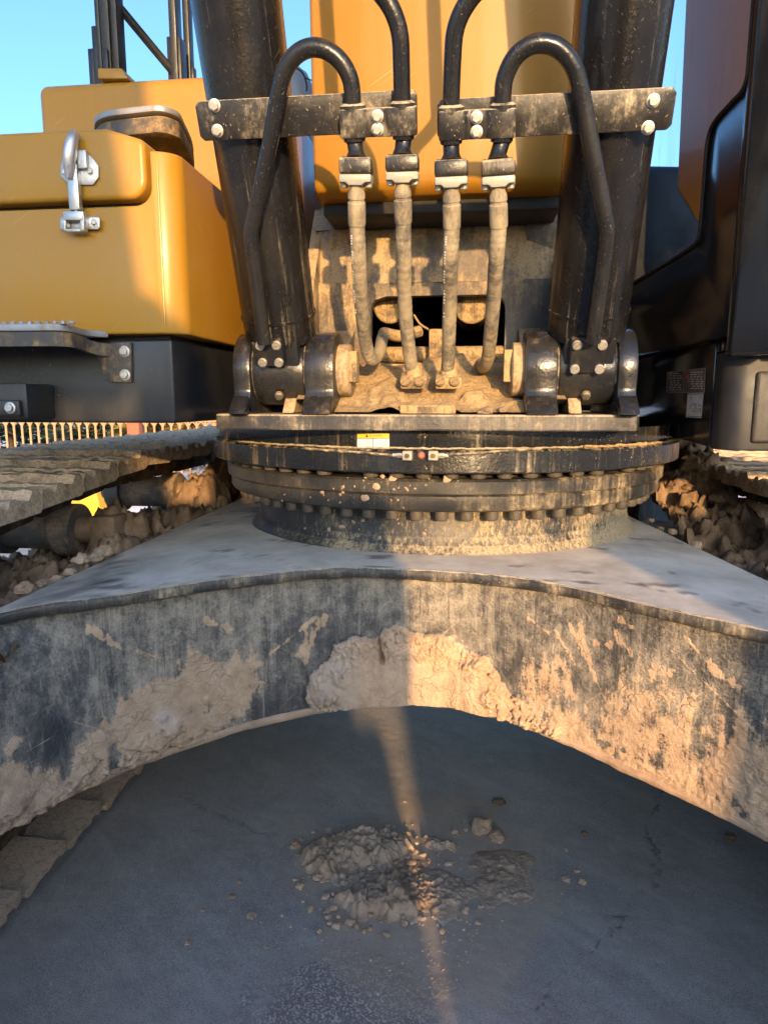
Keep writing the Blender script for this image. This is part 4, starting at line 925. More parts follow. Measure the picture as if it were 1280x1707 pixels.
# ---- boom: steep lower section, then forward over the viewer; stick and bucket behind the camera
def boom():
    yb = 1.735; hw = (U(957, 120, Y=yb).x-U(519, 120, Y=yb).x)/2; xc = (U(957, 120, Y=yb).x+U(519, 120, Y=yb).x)/2
    z0 = U(720, 302, Y=yb).z
    prof = [(yb+0.08, z0-0.030), (yb+0.03, z0-0.022), (yb+0.006, z0-0.006), (yb, z0+0.022), (yb-0.05, z0+1.1), (yb-0.35, 3.55), (0.2, 4.55), (-2.6, 4.75), (-2.6, 5.2), (0.3, 5.45), (1.9, 4.7), (yb+1.05, 3.3), (yb+1.0, z0+0.25), (yb+0.7, z0-0.03)]
    b = MB().prism([Vector((xc-hw, y, z)) for y, z in prof], (2*hw, 0, 0))
    bo = b.build('boom', 'yellow_boom', EX, 0.012, 3, label='orange yellow boom belly plate between the two cylinders')
    # raised rim of the boom foot casting on the left, dark hem below
    MB().box((xc-hw+0.012, yb+0.06, z0-0.055), (xc+hw-0.012, yb+0.5, z0-0.022)).build('boom_hem', 'rubber', bo, 0.004)
    # foot bosses
    for sd in (-1, 1):
        MB().cyl((xc+sd*hw*1.0, yb+0.36, 1.80), (xc+sd*(hw-0.08), yb+0.36, 1.80), 0.16, 40).build('boom_foot', 'mount', bo, ang=30)
    st = MB().prism([Vector((-0.225, y, z)) for y, z in [(-3.0, 5.1), (-2.3, 5.2), (-1.75, 2.6), (-1.5, 1.95), (-1.8, 1.9), (-2.3, 3.4)]], (0.45, 0, 0))
    so = st.build('stick', 'yellow_boom', EX, 0.02, 2)
    # bucket hanging behind the viewer: curved shell, side plates, teeth
    sh = [(-1.15, 1.60), (-1.0, 1.25), (-1.05, 0.8), (-1.3, 0.42), (-1.75, 0.26), (-2.2, 0.4), (-2.35, 0.55)]
    sc = crom([Vector((0, a, z)) for a, z in sh], 6); bw = 0.65
    b = MB()
    out = [(v.y, v.z) for v in sc]; inn = [(v.y-0.03*0, v.z) for v in sc]
    n = len(sc); vs = []
    for v in sc:
        k = Vector((0, v.y+1.75, v.z-1.25)).normalized()*0.03
        vs += [(-bw, v.y, v.z), (bw, v.y, v.z), (bw, v.y-k.y, v.z-k.z), (-bw, v.y-k.y, v.z-k.z)]
    fs = [(i*4+j, i*4+(j+1) % 4, (i+1)*4+(j+1) % 4, (i+1)*4+j) for i in range(n-1) for j in range(4)]+[(0, 1, 2, 3), ((n-1)*4, (n-1)*4+1, (n-1)*4+2, (n-1)*4+3)]
    bk = b.add(vs, fs).build('bucket', 'bucket', EX)
    for sd in (-1, 1):
        pl = [Vector((bw*sd, v.y, v.z)) for v in sc]+[Vector((bw*sd, -1.6, 1.55))]
        MB().prism(pl, (0.03*sd, 0, 0)).build('side_plate', 'bucket', bk)
        MB().prism([Vector((0.2*sd, y, z)) for y, z in [(-1.15, 1.4), (-1.25, 1.95), (-1.6, 2.1), (-1.6, 1.45)]], (0.05*sd, 0, 0)).build('lug', 'bucket', bk)
    for sd in (-1, 1):
        MB().prism([Vector((bw*sd+0.031*sd, y, z)) for y, z in [(-1.12, 0.66), (-1.1, 0.6), (-1.4, 0.36), (-1.8, 0.26), (-2.2, 0.45), (-1.7, 0.7)]], (0.10*sd, 0, 0)).build('shadow_side_cutter', 'bucket', bk)  # side cutters added to widen the bucket's shadow near the ground
    for i in range(5):
        x = -bw+0.08+i*(2*bw-0.16)/4; MB().prism([Vector((x-0.05, -2.33, 0.6)), Vector((x-0.05, -2.4, 0.52)), Vector((x-0.05, -2.55, 0.78))], (0.1, 0, 0)).build('tooth', 'bucket', bk)
boom()

# ---- left: fuel tank / tool box in yellow, hood behind, black base, steps, rails
def bevel_sel(o, sel, off, seg):
    bm = bmesh.new(); bm.from_mesh(o.data)
    es = [e for e in bm.edges if sel(e.verts[0].co, e.verts[1].co)]
    bmesh.ops.bevel(bm, geom=es, offset=off, segments=seg, profile=0.5, affect='EDGES', clamp_overlap=True)
    bm.to_mesh(o.data); bm.free(); o.data.polygons.foreach_set('use_smooth', [True]*len(o.data.polygons)); o.data.set_sharp_from_angle(angle=R(40))
def left_body():
    yf = 1.45; q = lambda x, y: U(x, y, Y=yf)
    XR = q(300, 450).x; XL = XR-1.15
    zbot = q(200, 557).z; zseam = q(150, 345).z; ztop = q(275, 250).z
    xc = q(251, 300).x; rc = 0.036
    sil = [(XL, zbot), (XR, zbot), (XR, ztop), (xc, ztop)]
    for k in range(9):
        a = math.pi/2*k/8; sil.append((xc-rc+rc*math.cos(a), zseam+rc-rc*math.sin(a)))
    sil += [(XL, zseam)]
    tk = MB().prism([Vector((x, yf, z)) for x, z in sil], (0, 0.95, 0)).build('fuel_tank', 'yellow', EX, label='orange yellow tank box with a hinged latched lid')
    bevel_sel(tk, lambda a, b: abs(a.x-XR) < 1e-4 and abs(b.x-XR) < 1e-4 and abs(a.y-yf) < 1e-4 and abs(b.y-yf) < 1e-4, 0.050, 10)
    bevel_sel(tk, lambda a, b: abs(a.z-b.z) < 1e-4 and (abs(a.z-ztop) < 1e-4 or abs(a.z-zbot) < 1e-4) and min(a.y, b.y) < yf+0.6, 0.010, 3)
    bevel_sel(tk, lambda a, b: abs(a.y-yf) < 1e-4 and abs(b.y-yf) < 1e-4 and a.x < xc+0.002 and b.x < xc+0.002 and a.z > zseam-0.001, 0.010, 3)
    # soft vertical crease on the front right of the tank
    cx = q(268, 400).x
    MB().tube([(cx, yf+0.0012, zbot+0.02), (cx, yf+0.0012, ztop-0.03)], 0.0022, 8).build('panel_crease', 'yellow', tk)
    # lid
    zl0 = q(150, 335).z; zl1 = q(120, 217).z; xl = q(245, 300).x; r = 0.038
    sil = [(XL, zl0)]
    for k in range(9):
        a = math.pi/2*k/8; sil.append((xl-r+r*math.sin(a), zl0+r-r*math.cos(a)))
    sil += [(xl, q(245, 243).z), (q(240, 233).x, q(240, 233).z), (q(214, 225).x, q(214, 225).z), (q(177, 218).x, zl1), (XL, zl1)]
    ld = MB().prism([Vector((x, yf-0.006, z)) for x, z in sil], (0, 0.62, 0)).build('tank_lid', 'yellow', tk, 0.010, 3, ang=50)
    MB().box((XL, yf+0.03, zl0-0.02), (xl-0.02, yf+0.55, zl0+0.02)).build('lid_seal', 'rubber', tk)
    # toggle latch
    pc = q(131, 282); Yl = yf-0.008
    Q = lambda x, y, d=0.0: U(x, y, Y=Yl-d)
    plate = [(103, 279), (107, 260), (122, 247), (146, 253), (161, 270), (166, 278), (166, 297), (157, 309), (118, 309), (103, 295)]
    la = MB().prism([Q(x, y) for x, y in plate], (0, -0.004, 0)).build('toggle_latch', 'chrome', tk, 0.001, label='zinc toggle latch closing the tank lid')
    hd = [Q(x, y, d) for x, y, d in ((127, 222, 0.012), (121, 235, 0.020), (118, 255, 0.022), (117, 275, 0.020), (118, 298, 0.016))]
    MB().tube(crom(hd, 5), [0.008+0.004*math.sin(i*math.pi/20) for i in range(21)], 12, sq=1.2).build('latch_handle', 'chrome', la)
    MB().obox(Q(127, 318, 0.01), EXV, Vector((0, 1, 0)), Vector((0, 0, 1)), (-0.014, -0.008, -0.040), (0.010, 0.008, 0.052)).build('latch_arm', 'chrome', la, 0.003)
    MB().obox(Q(138, 268, 0.006), EXV, Vector((0, 1, 0)), Vector((0, 0, 1)), (-0.006, -0.010, -0.018), (0.014, 0.008, 0.018)).build('latch_cheek', 'chrome', la, 0.002)
    MB().cyl(Q(128, 350, 0.01), Q(128, 362, 0.01), 0.004, 10).build('latch_rod', 'chrome', la)
    ks = MB().prism([Q(x, y) for x, y in ((104, 362), (166, 362), (168, 366), (168, 380), (165, 383), (104, 383), (102, 380), (102, 365))], (0, -0.004, 0)).build('latch_keeper', 'chrome', tk, 0.001)
    hk = MB()
    for (a, b) in (((114, 358), (118, 388)), ((141, 358), (148, 388))): hk.prism([Q(a[0], a[1], 0.004), Q(b[0], a[1], 0.004), Q(b[0], b[1], 0.004), Q(a[0], b[1], 0.004)], (0, -0.018, 0))
    hk.prism([Q(114, 356, 0.004), Q(148, 356, 0.004), Q(146, 371, 0.004), Q(116, 371, 0.004)], (0, -0.020, 0)); hk.prism([Q(116, 384, 0.004), Q(146, 384, 0.004), Q(146, 389, 0.004), Q(116, 389, 0.004)], (0, -0.016, 0))
    hk.build('keeper_hook', 'chrome', ks, 0.0015)
    for (x, y) in ((109, 287), (152, 286), (108, 371), (158, 371)): bolt(Q(x, y, 0.004), (0, -1, 0), 0.0075, la, 'flange', 'steel', 0.8)
    # hood behind, with soft corner
    yh = 2.02; H = lambda x, y: U(x, y, Y=yh)
    xa, xb, zt_ = H(63, 180).x, H(455, 180).x, H(200, 131).z
    hd = MB().box((xa, yh, 1.35), (xb, yh+1.4, zt_)).build('engine_hood', 'yellow', EX, 0.028, 5, label='orange yellow hood behind the tank, with black rails on top')
    b = MB(); b.prism([H(163, 113)+Vector((0, 0.0, 0)), H(203, 113), H(214, 131), H(163, 131)], (0, 0.2, 0)); b.build('rail_foot', 'yellow', hd, 0.004)
    zz = 3.3
    def post(xa_, xb_, y0, Y, dy, mat='mirror_post', nm='rail_post', top=None):
        A, B = U(xa_, y0, Y=Y), U(xb_, y0, Y=Y); T = zz if top is None else U(xa_, top, Y=Y).z
        return MB().box((A.x, Y, A.z-0.02), (B.x, Y+dy, T)).build(nm, mat, hd, 0.004)
    post(157, 168, 130, 2.10, 0.04, top=42); post(149, 160, 132, 2.12, 0.03, top=80); post(164, 172, 130, 2.09, 0.03); post(172, 187, 128, 2.07, 0.05); post(174, 182, 128, 2.06, 0.03, top=80); post(187, 200, 126, 2.08, 0.05)
    post(280, 303, 126, 2.25, 0.05, top=60); post(285, 297, 126, 2.24, 0.05); post(308, 318, 126, 2.35, 0.04); post(302, 323, 126, 2.36, 0.03, top=110)
    MB().tube([U(196, 8, Y=2.12), U(292, 124, Y=2.26)], 0.013, 10).build('rail_brace', 'mirror_post', hd)
    # upper step on the tank top
    Y1 = 1.62; T = lambda x, y, Y=Y1: U(x, y, Y=Y)
    path = [T(158, 205, 1.80), T(156, 204), T(300, 203), T(326, 236, 1.80)]
    pth = rounded([T(157, 204, 1.85), T(157, 204, 1.60), T(270, 203, 1.58), T(300, 204, 1.62), T(322, 226, 1.80), T(322, 226, 1.95)], 0.06)
    z1, z0 = T(200, 197).z, T(200, 214).z
    vs = []; fs = []; n = len(pth)
    for p in pth: vs += [(p.x, p.y, z0), (p.x, p.y, z1)]
    top_poly = [Vector((p.x, p.y, z1-0.004)) for p in pth]
    us = MB().prism(top_poly, (0, 0, 0.014)).build('upper_step', 'step', hd, 0.003)
    b = MB(); o2 = [(v.x*0.985+pth[0].x*0.015, v.y+0.012) for v in pth]
    b.prism([Vector((x, y, z0-0.022)) for x, y in o2], (0, 0, z1-z0+0.014)); b.build('step_side', 'stepdirty', us, 0.003)
    rnd = random.Random(2)
    for i in range(11):
        p = T(175+i*11, 198, 1.62+0.0*i); MB().tube([(p.x, 1.63, z1+0.008), (p.x, 1.63, z1+0.014)], [0.006, 0.004], 8).build('grip_stud', 'step', us)
    # black base box under the tank
    yb_ = 1.47; B = lambda x, y: U(x, y, Y=yb_)
    xr = B(290, 640).x; z1, z0 = B(200, 566).z, B(200, 705).z
    bb = MB().prism([(XL, yb_, z0), (xr, yb_, z0), (xr+0.03, yb_+0.9, z0), (XL, yb_+0.9, z0)], (0, 0, z1-z0)).build('tank_base', 'boxblk', EX, 0.006, 3, label='black box beam under the yellow tank')
    MB().box((XL+0.01, yb_+0.02, z1-0.002), (xr-0.012, yb_+0.85, zbot+0.004)).build('base_gap', 'rubber', bb)
    # grip step: bent bar, plate on top, bracket with two bolts
    Yg = 1.30; G = lambda x, y, Y=Yg: U(x, y, Y=Y)
    z1g, z0g = G(60, 553).z, G(60, 577).z
    pth = rounded([(XL-0.2, Yg, 0), (G(112, 560).x, Yg, 0), (B(168, 575).x, yb_-0.05, 0), (B(190, 600).x, yb_-0.012, 0)], 0.05, 8)
    b = MB(); vs = []; fs = []
    tk_ = 0.010
    for i, p in enumerate(pth):
        t = (pth[min(i+1, len(pth)-1)]-pth[max(i-1, 0)]).normalized(); nn = Vector((t.y, -t.x, 0))
        a, c = p, p-nn*tk_; drop = max(0, (i-len(pth)*0.45)/(len(pth)*0.55))*0.012
        vs += [(a.x, a.y, z0g-drop), (a.x, a.y, z1g-drop), (c.x, c.y, z1g-drop), (c.x, c.y, z0g-drop)]
    for i in range(len(pth)-1):
        for j in range(4): fs.append((i*4+j, (i+1)*4+j, (i+1)*4+(j+1) % 4, i*4+(j+1) % 4))
    gs = b.add(vs, fs).build('grip_step', 'stepdirty', bb, 0.0)
    tp = [Vector((p.x, p.y-0.004, z1g+0.0015)) for p in pth]+[Vector((XL-0.2, yb_-0.01, z1g+0.0015))]
    MB().prism([Vector((v.x, v.y, v.z)) for v in tp], (0, 0, 0.014)).build('tread_plate', 'step', gs, 0.002)
    for i in range(9):
        x = G(i*14+4, 545).x; MB().tube([(x, Yg+0.01, z1g+0.015), (x, Yg+0.01, z1g+0.021)], [0.007, 0.005], 8).build('grip_stud', 'step', gs)
    sil = [(162, 580), (185, 574), (222, 571), (223, 638), (185, 637), (177, 630), (172, 605), (163, 592)]
    bp = MB().prism([B(x, y) for x, y in sil], (0, -0.010, 0)).build('step_bracket', 'stepdirty', bb, 0.002)
    for (x, y) in ((208, 586), (209, 625)): bolt(U(x, y, Y=yb_-0.0105), (0, -1, 0), 0.0125, bb, 'flange', 'steel', 0.8)
    # small beam at the lower left
    sb = MB().box((XL-0.1, yb_-0.10, B(30, 697).z), (U(46, 670, Y=yb_-0.1).x, yb_-0.001, B(30, 641).z)).build('corner_beam', 'boxblk', bb, 0.005)
    MB().box((XL-0.1, yb_-0.112, U(30, 694, Y=yb_-0.11).z), (U(34, 680, Y=yb_-0.11).x, yb_-0.099, U(30, 667, Y=yb_-0.11).z)).build('beam_pad', 'boxblk', sb, 0.004)
    bolt(U(18, 680, Y=yb_-0.113), (0, -1, 0), 0.0125, sb, 'flange', 'chrome', 0.8)
    # grey machine cover seen between cylinder and boom
    p = U(497, 150, Y=3.4); rc_ = MB().tube([(p.x, 3.4, 2.2), (p.x, 3.4, p.z-0.02), (p.x-0.01, 3.4, p.z+0.06), (p.x-0.02, 3.4, p.z+0.10)], [0.10, 0.085, 0.055, 0.02], 24).build('rear_cover', 'greyblue', EX)
    MB().tube(crom([U(493, 112, Y=3.3), U(505, 122, Y=3.2), U(511, 140, Y=3.2), U(511, 152, Y=3.2)], 6), 0.004, 8).build('cable', 'rubber', rc_)
    MB().tube(crom([U(480, 104, Y=3.3), U(500, 118, Y=3.2), U(512, 131, Y=3.2), U(530, 136, Y=3.2)], 6), 0.003, 8).build('cable', 'rubber', rc_)
left_body()
MB().box((-1.25, 3.5, 1.28), (1.25, 5.2, 2.45)).build('engine_cover', 'boxblk', EX, 0.05, 4)
MB().box((-0.45, 2.6, 1.28), (0.45, 3.48, 1.7)).build('centre_deck', 'boxblk', EX, 0.02, 2)

# ---- right: cab with side window, black lower box with plates
def cab():
    XC = 0.665; TL = 0.085; Yr0 = 1.6
    pn = Vector((1, TL, 0)).normalized(); S_ = lambda x, y: U(x, y, pl=((XC, Yr0, 0), pn))
    wx = lambda Y, d=0.0: XC+d-TL*(Y-Yr0)
    yfr = S_(1216, 560).y; zb_ = S_(1200, 563).z; ztop = 3.1; yback = 3.25
    p = lambda x, y: (S_(x, y).y, S_(x, y).z)
    zlow = zb_
    wl = [p(1060, 469), p(1120, 433), p(1158, 408), p(1166, 396), p(1172, 320), p(1178, 242), p(1184, 214), p(1196, 196), p(1222, 168), p(1238, 152), p(1246, 130)]
    wl += [(wl[-1][0]-0.0, ztop-0.15)]
    yrw = 2.9; zr = wl[0][1]
    wl = [(yrw, zr+0.25), (yrw, zr+0.02)] + [(wl[0][0]+0.12, wl[0][1]+0.0)] + wl
    yf_ = yfr+0.004
    poly = [(yback, zlow), (yf_, zlow), (yf_, ztop)] + [wl[-1]] + wl[::-1][1:] + [(yback, zr+0.25)]
    cb = MB().prism([Vector((wx(a), a, b)) for a, b in poly], (0.03, 0, 0)).build('cab', 'cabblk', EX, 0.004, 2, label='black operator cab with a tall side window')
    g = [(a, b) for a, b in wl]+[(yrw, ztop-0.15)]
    MB().prism([Vector((wx(a, 0.010), a, b)) for a, b in g], (0.005, 0, 0)).build('side_window', 'glass', cb, label='cab side window reflecting the boom and the sky')
    wz = [Vector((wx(a, -0.001), a, b)) for a, b in wl[2:]]
    MB().tube(rounded(wz, 0.02, 3), 0.005, 8).build('window_seal', 'rubber', cb)
    # front corner: rounded post, then pillar towards the camera
    MB().tube([(XC+0.028, yfr+0.008, zlow+0.002), (XC+0.028, yfr+0.008, ztop)], 0.030, 28).build('corner_post', 'cabblk', cb)
    xp = U(1227, 500, Y=yfr-0.03).x
    pil = MB().prism([Vector((xp, yfr-0.012, S_(1226, 592).z)), Vector((xp+0.085, yfr-0.085, S_(1226, 592).z)), Vector((xp+0.10, yfr+0.02, S_(1226, 592).z)), Vector((xp, yfr+0.02, S_(1226, 592).z))], (0, 0, ztop-S_(1226, 592).z)).build('front_pillar', 'cabblk', cb, 0.010, 4)
    x2 = U(1271, 500, Y=yfr-0.05).x; MB().box((x2+0.03, yfr-0.09, S_(1226, 592).z+0.004), (x2+0.06, yfr, ztop)).build('door_edge', 'cabblk', cb, 0.012, 4)
    # front glass, far side, roof, rear, floor, seat
    xo = 1.66
    MB().box((xp+0.15, yfr+0.004, 1.75), (xo-0.08, yfr+0.009, ztop-0.1)).build('front_window', 'glass', cb)
    b = MB(); b.box((xp+0.10, yfr-0.02, S_(1226, 592).z), (xo, yfr+0.02, 1.75)); b.build('front_panel', 'cabblk', cb, 0.006)
    MB().box((xo-0.06, yfr-0.02, zlow), (xo, yfr+0.06, ztop)).build('front_pillar', 'cabblk', cb, 0.006)
    MB().box((XC, yfr, ztop), (xo, yback, ztop+0.08)).build('roof', 'cabblk', cb, 0.02, 3)
    MB().box((XC+0.03, yback-0.04, zlow), (xo, yback, ztop)).build('rear_wall', 'seat', cb)
    MB().box((xo-0.03, yfr+0.06, zlow), (xo, yback-0.04, ztop)).build('side_wall', 'seat', cb)
    MB().box((XC+0.031, yfr+0.02, zlow), (xo-0.03, yback-0.04, zlow+0.03)).build('floor', 'rubber', cb)
    MB().box((0.95, 2.45, zlow+0.03), (1.40, 2.9, zlow+0.42)).build('seat', 'seat', cb, 0.04, 3)
    MB().prism([(0.95, 2.85, zlow+0.42), (0.95, 3.05, zlow+1.1), (0.95, 3.15, zlow+1.1), (0.95, 2.98, zlow+0.3)], (0.45, 0, 0)).build('seat_back', 'seat', cb, 0.03, 3)
    MB().box((0.74, 2.35, zlow+0.03), (0.88, 2.85, zlow+0.62)).build('console', 'liner', cb, 0.03, 3)
    # lower box under the cab: side panel, corner, front panel
    XS = 0.672; T = lambda x, y: U(x, y, X=XS)
    ys = T(1186, 650).y; z1 = T(1192, 567).z; z0 = T(1180, 748).z; ysb = T(1074, 650).y
    lb = MB().prism([Vector((XS, ys, z0+0.003)), Vector((XS, ys, z1)), Vector((XS, ysb+0.3, z1)), Vector((XS, ysb+0.3, z0+0.03))], (0.5, 0, 0)).build('lower_box', 'cabblk', EX, 0.006, 2, label='black box under the cab with a rounded front corner')
    yff = ys-0.075
    pl = [(XS+0.004, ys-0.003)]
    for k in range(9): 
        a = math.pi/2*k/8; pl.append((XS+0.004+0.055*(1-math.cos(a)), ys-0.02-0.055*math.sin(a)))
    pl += [(1.66, yff), (1.66, ys-0.003)]
    fp = MB().prism([Vector((x, y, z0)) for x, y in pl], (0, 0, z1-z0-0.030)).build('front_cover', 'cabsatin', lb, 0.005, 3, ang=30)
    pr = U(1254, 680, Y=yff)
    MB().box((pr.x, yff-0.010, U(1260, 739, Y=yff).z), (1.5, yff+0.01, U(1260, 619, Y=yff).z)).build('raised_panel', 'cabfront', fp, 0.009, 4)
    # cap above the corner
    MB().prism([Vector((XS+0.003, ys-0.004, z1-0.029)), Vector((XS+0.003, ys-0.004, z1)), Vector((XS+0.003, ys-0.04, z1)), Vector((XS+0.003, ys-0.075, z1-0.029))], (0.06, 0, 0)).build('corner_cap', 'cabblk', lb, 0.003)
    # plates on the side panel
    def quad(pts, lift, name, mat, parent): 
        b = MB(); b.add([U(x, y, X=XS-lift) for x, y in pts], [(0, 1, 2, 3)]); return b.build(name, mat, parent)
    idp = MB().prism([T(x, y) for x, y in ((1112, 620), (1175.5, 613), (1173.5, 655), (1111, 654.5))], (-0.0016, 0, 0)).build('data_plate', 'decal_grey', lb, label='dark maker data plate with light border')
    quad(((1113, 621), (1138.5, 618.2), (1137.5, 653.2), (1112, 653)), 0.0022, 'plate_panel', 'decal_black', idp); quad(((1140, 618), (1174, 614.3), (1172, 653.6), (1139, 653.2)), 0.0022, 'plate_panel', 'stepdirty', idp)
    quad(((1142, 626), (1148, 625), (1147.5, 630.5), (1141.7, 631)), 0.0028, 'plate_mark', 'decal_red', idp)
    rnd = random.Random(8); b = MB()
    for (xa, xb) in ((1114, 1136), (1150, 1171)):
        for i in range(8):
            y = 622+i*3.9-(2 if xa > 1140 else 0); x = xa+rnd.uniform(0, 3)
            while x < xb-3:
                w = rnd.uniform(2, 6); w = min(w, xb-x)
                b.add([U(a, c, X=XS-0.0029) for a, c in ((x, y), (x+w, y-0.1*w), (x+w, y+1.3-0.1*w), (x, y+1.3))], [(0, 1, 2, 3)]); x += w+rnd.uniform(1.2, 3)
    b.build('plate_print', 'decal_white', idp, kind='stuff')
    wd = quad(((1145.5, 655.5), (1172, 655), (1168.5, 697), (1142.5, 695.5)), 0.0018, 'white_decal', 'decal_white', lb); wd['label'] = 'white sticker with a small line drawing of an excavator'
    b = MB()
    def lines(pts, w=0.8):
        for (x0, y0), (x1, y1) in zip(pts[:-1], pts[1:]):
            L = math.hypot(x1-x0, y1-y0) or 1; nx, ny = -(y1-y0)/L*w/2, (x1-x0)/L*w/2
            b.add([U(a, c, X=XS-0.0026) for a, c in ((x0+nx, y0+ny), (x1+nx, y1+ny), (x1-nx, y1-ny), (x0-nx, y0-ny))], [(0, 1, 2, 3)])
    lines([(1145, 657.2), (1171, 656.8)], 1.1); lines([(1143, 693.5), (1169, 695)], 1.1)
    lines([(1150, 682), (1149, 678), (1154, 673), (1158, 676), (1161, 682), (1161, 686), (1154, 686), (1154, 683), (1158, 681)]); lines([(1157, 676), (1158, 672), (1160, 676)]); lines([(1163, 673), (1168, 677), (1164, 676)]); lines([(1163, 682), (1167, 681), (1167, 686), (1163, 685)]); lines([(1156, 689), (1158, 689)]); lines([(1161, 689), (1163, 689)]); lines([(1166, 689), (1168, 689)])
    lines([(1149, 664), (1152, 660), (1152, 666)], 0.5); lines([(1165, 665), (1168, 660), (1168, 666)], 0.5)
    b.build('decal_print', 'decal_black', wd, kind='stuff')
cab()

# ---- crawler tracks
def shoe_mesh(seed):
    rnd = random.Random(seed); h = 0.046
    prof = [(-0.104, -0.022), (0.090, -0.030), (0.110, -0.020), (0.112, 0.010), (0.097, 0.036), (0.070, 0.038), (0.054, 0.014), (0.012, 0.012), (0.000, 0.031), (-0.024, 0.031), (-0.036, 0.012), (-0.058, 0.013), (-0.070, 0.034), (-0.094, 0.034), (-0.104, 0.008)]
    n = len(prof); K = 26; vs = []; fs = []
    for i in range(K+1):
        x = -0.30+0.60*i/K; e = 1 if i in (0, K) else 0
        for (t, z) in prof:
            w = 0.0045 if z > 0.02 else 0.0022
            k = 0.9 if e and z > 0.02 else 1
            vs.append((x+(rnd.uniform(-0.004, 0.004) if not e else rnd.uniform(-0.003, 0.003)), t*(1-0.02*e)+rnd.uniform(-w, w)*0.7, z*k+rnd.uniform(-w, w)))
    for i in range(K):
        for j in range(n): fs.append((i*n+j, i*n+(j+1) % n, (i+1)*n+(j+1) % n, (i+1)*n+j))
    fs += [tuple(range(n)), tuple(range(K*n, K*n+n))[::-1]]
    o = MB().add(vs, fs).build('track_shoe', 'track', None, ang=45); me = o.data; bpy.data.objects.remove(o); return me
SHOES = [shoe_mesh(i) for i in range(4)]
def link_mesh():
    b = MB()
    for s in (-1, 1):
        pts = [(0.115*s-0.02, -0.118, -0.03), (0.115*s-0.02, -0.10, -0.012), (0.115*s-0.02, 0.085, -0.012), (0.115*s-0.02, 0.105, -0.035), (0.115*s-0.02, 0.118, -0.075), (0.115*s-0.02, 0.08, -0.112), (0.115*s-0.02, -0.08, -0.112), (0.115*s-0.02, -0.115, -0.085)]
        b.prism(pts, (0.04, 0, 0))
    b.tube([(-0.15, 0.1, -0.062), (0.15, 0.1, -0.062)], 0.03, 14)
    o = b.build('track_link', 'link', None, 0.004); me = o.data; bpy.data.objects.remove(o); return me
LINK = link_mesh()
def topz(Y, sd=-1): return (1.135 if sd < 0 else 1.062)-0.088*float(sstep(2.5, 1.35, np.array(Y)))
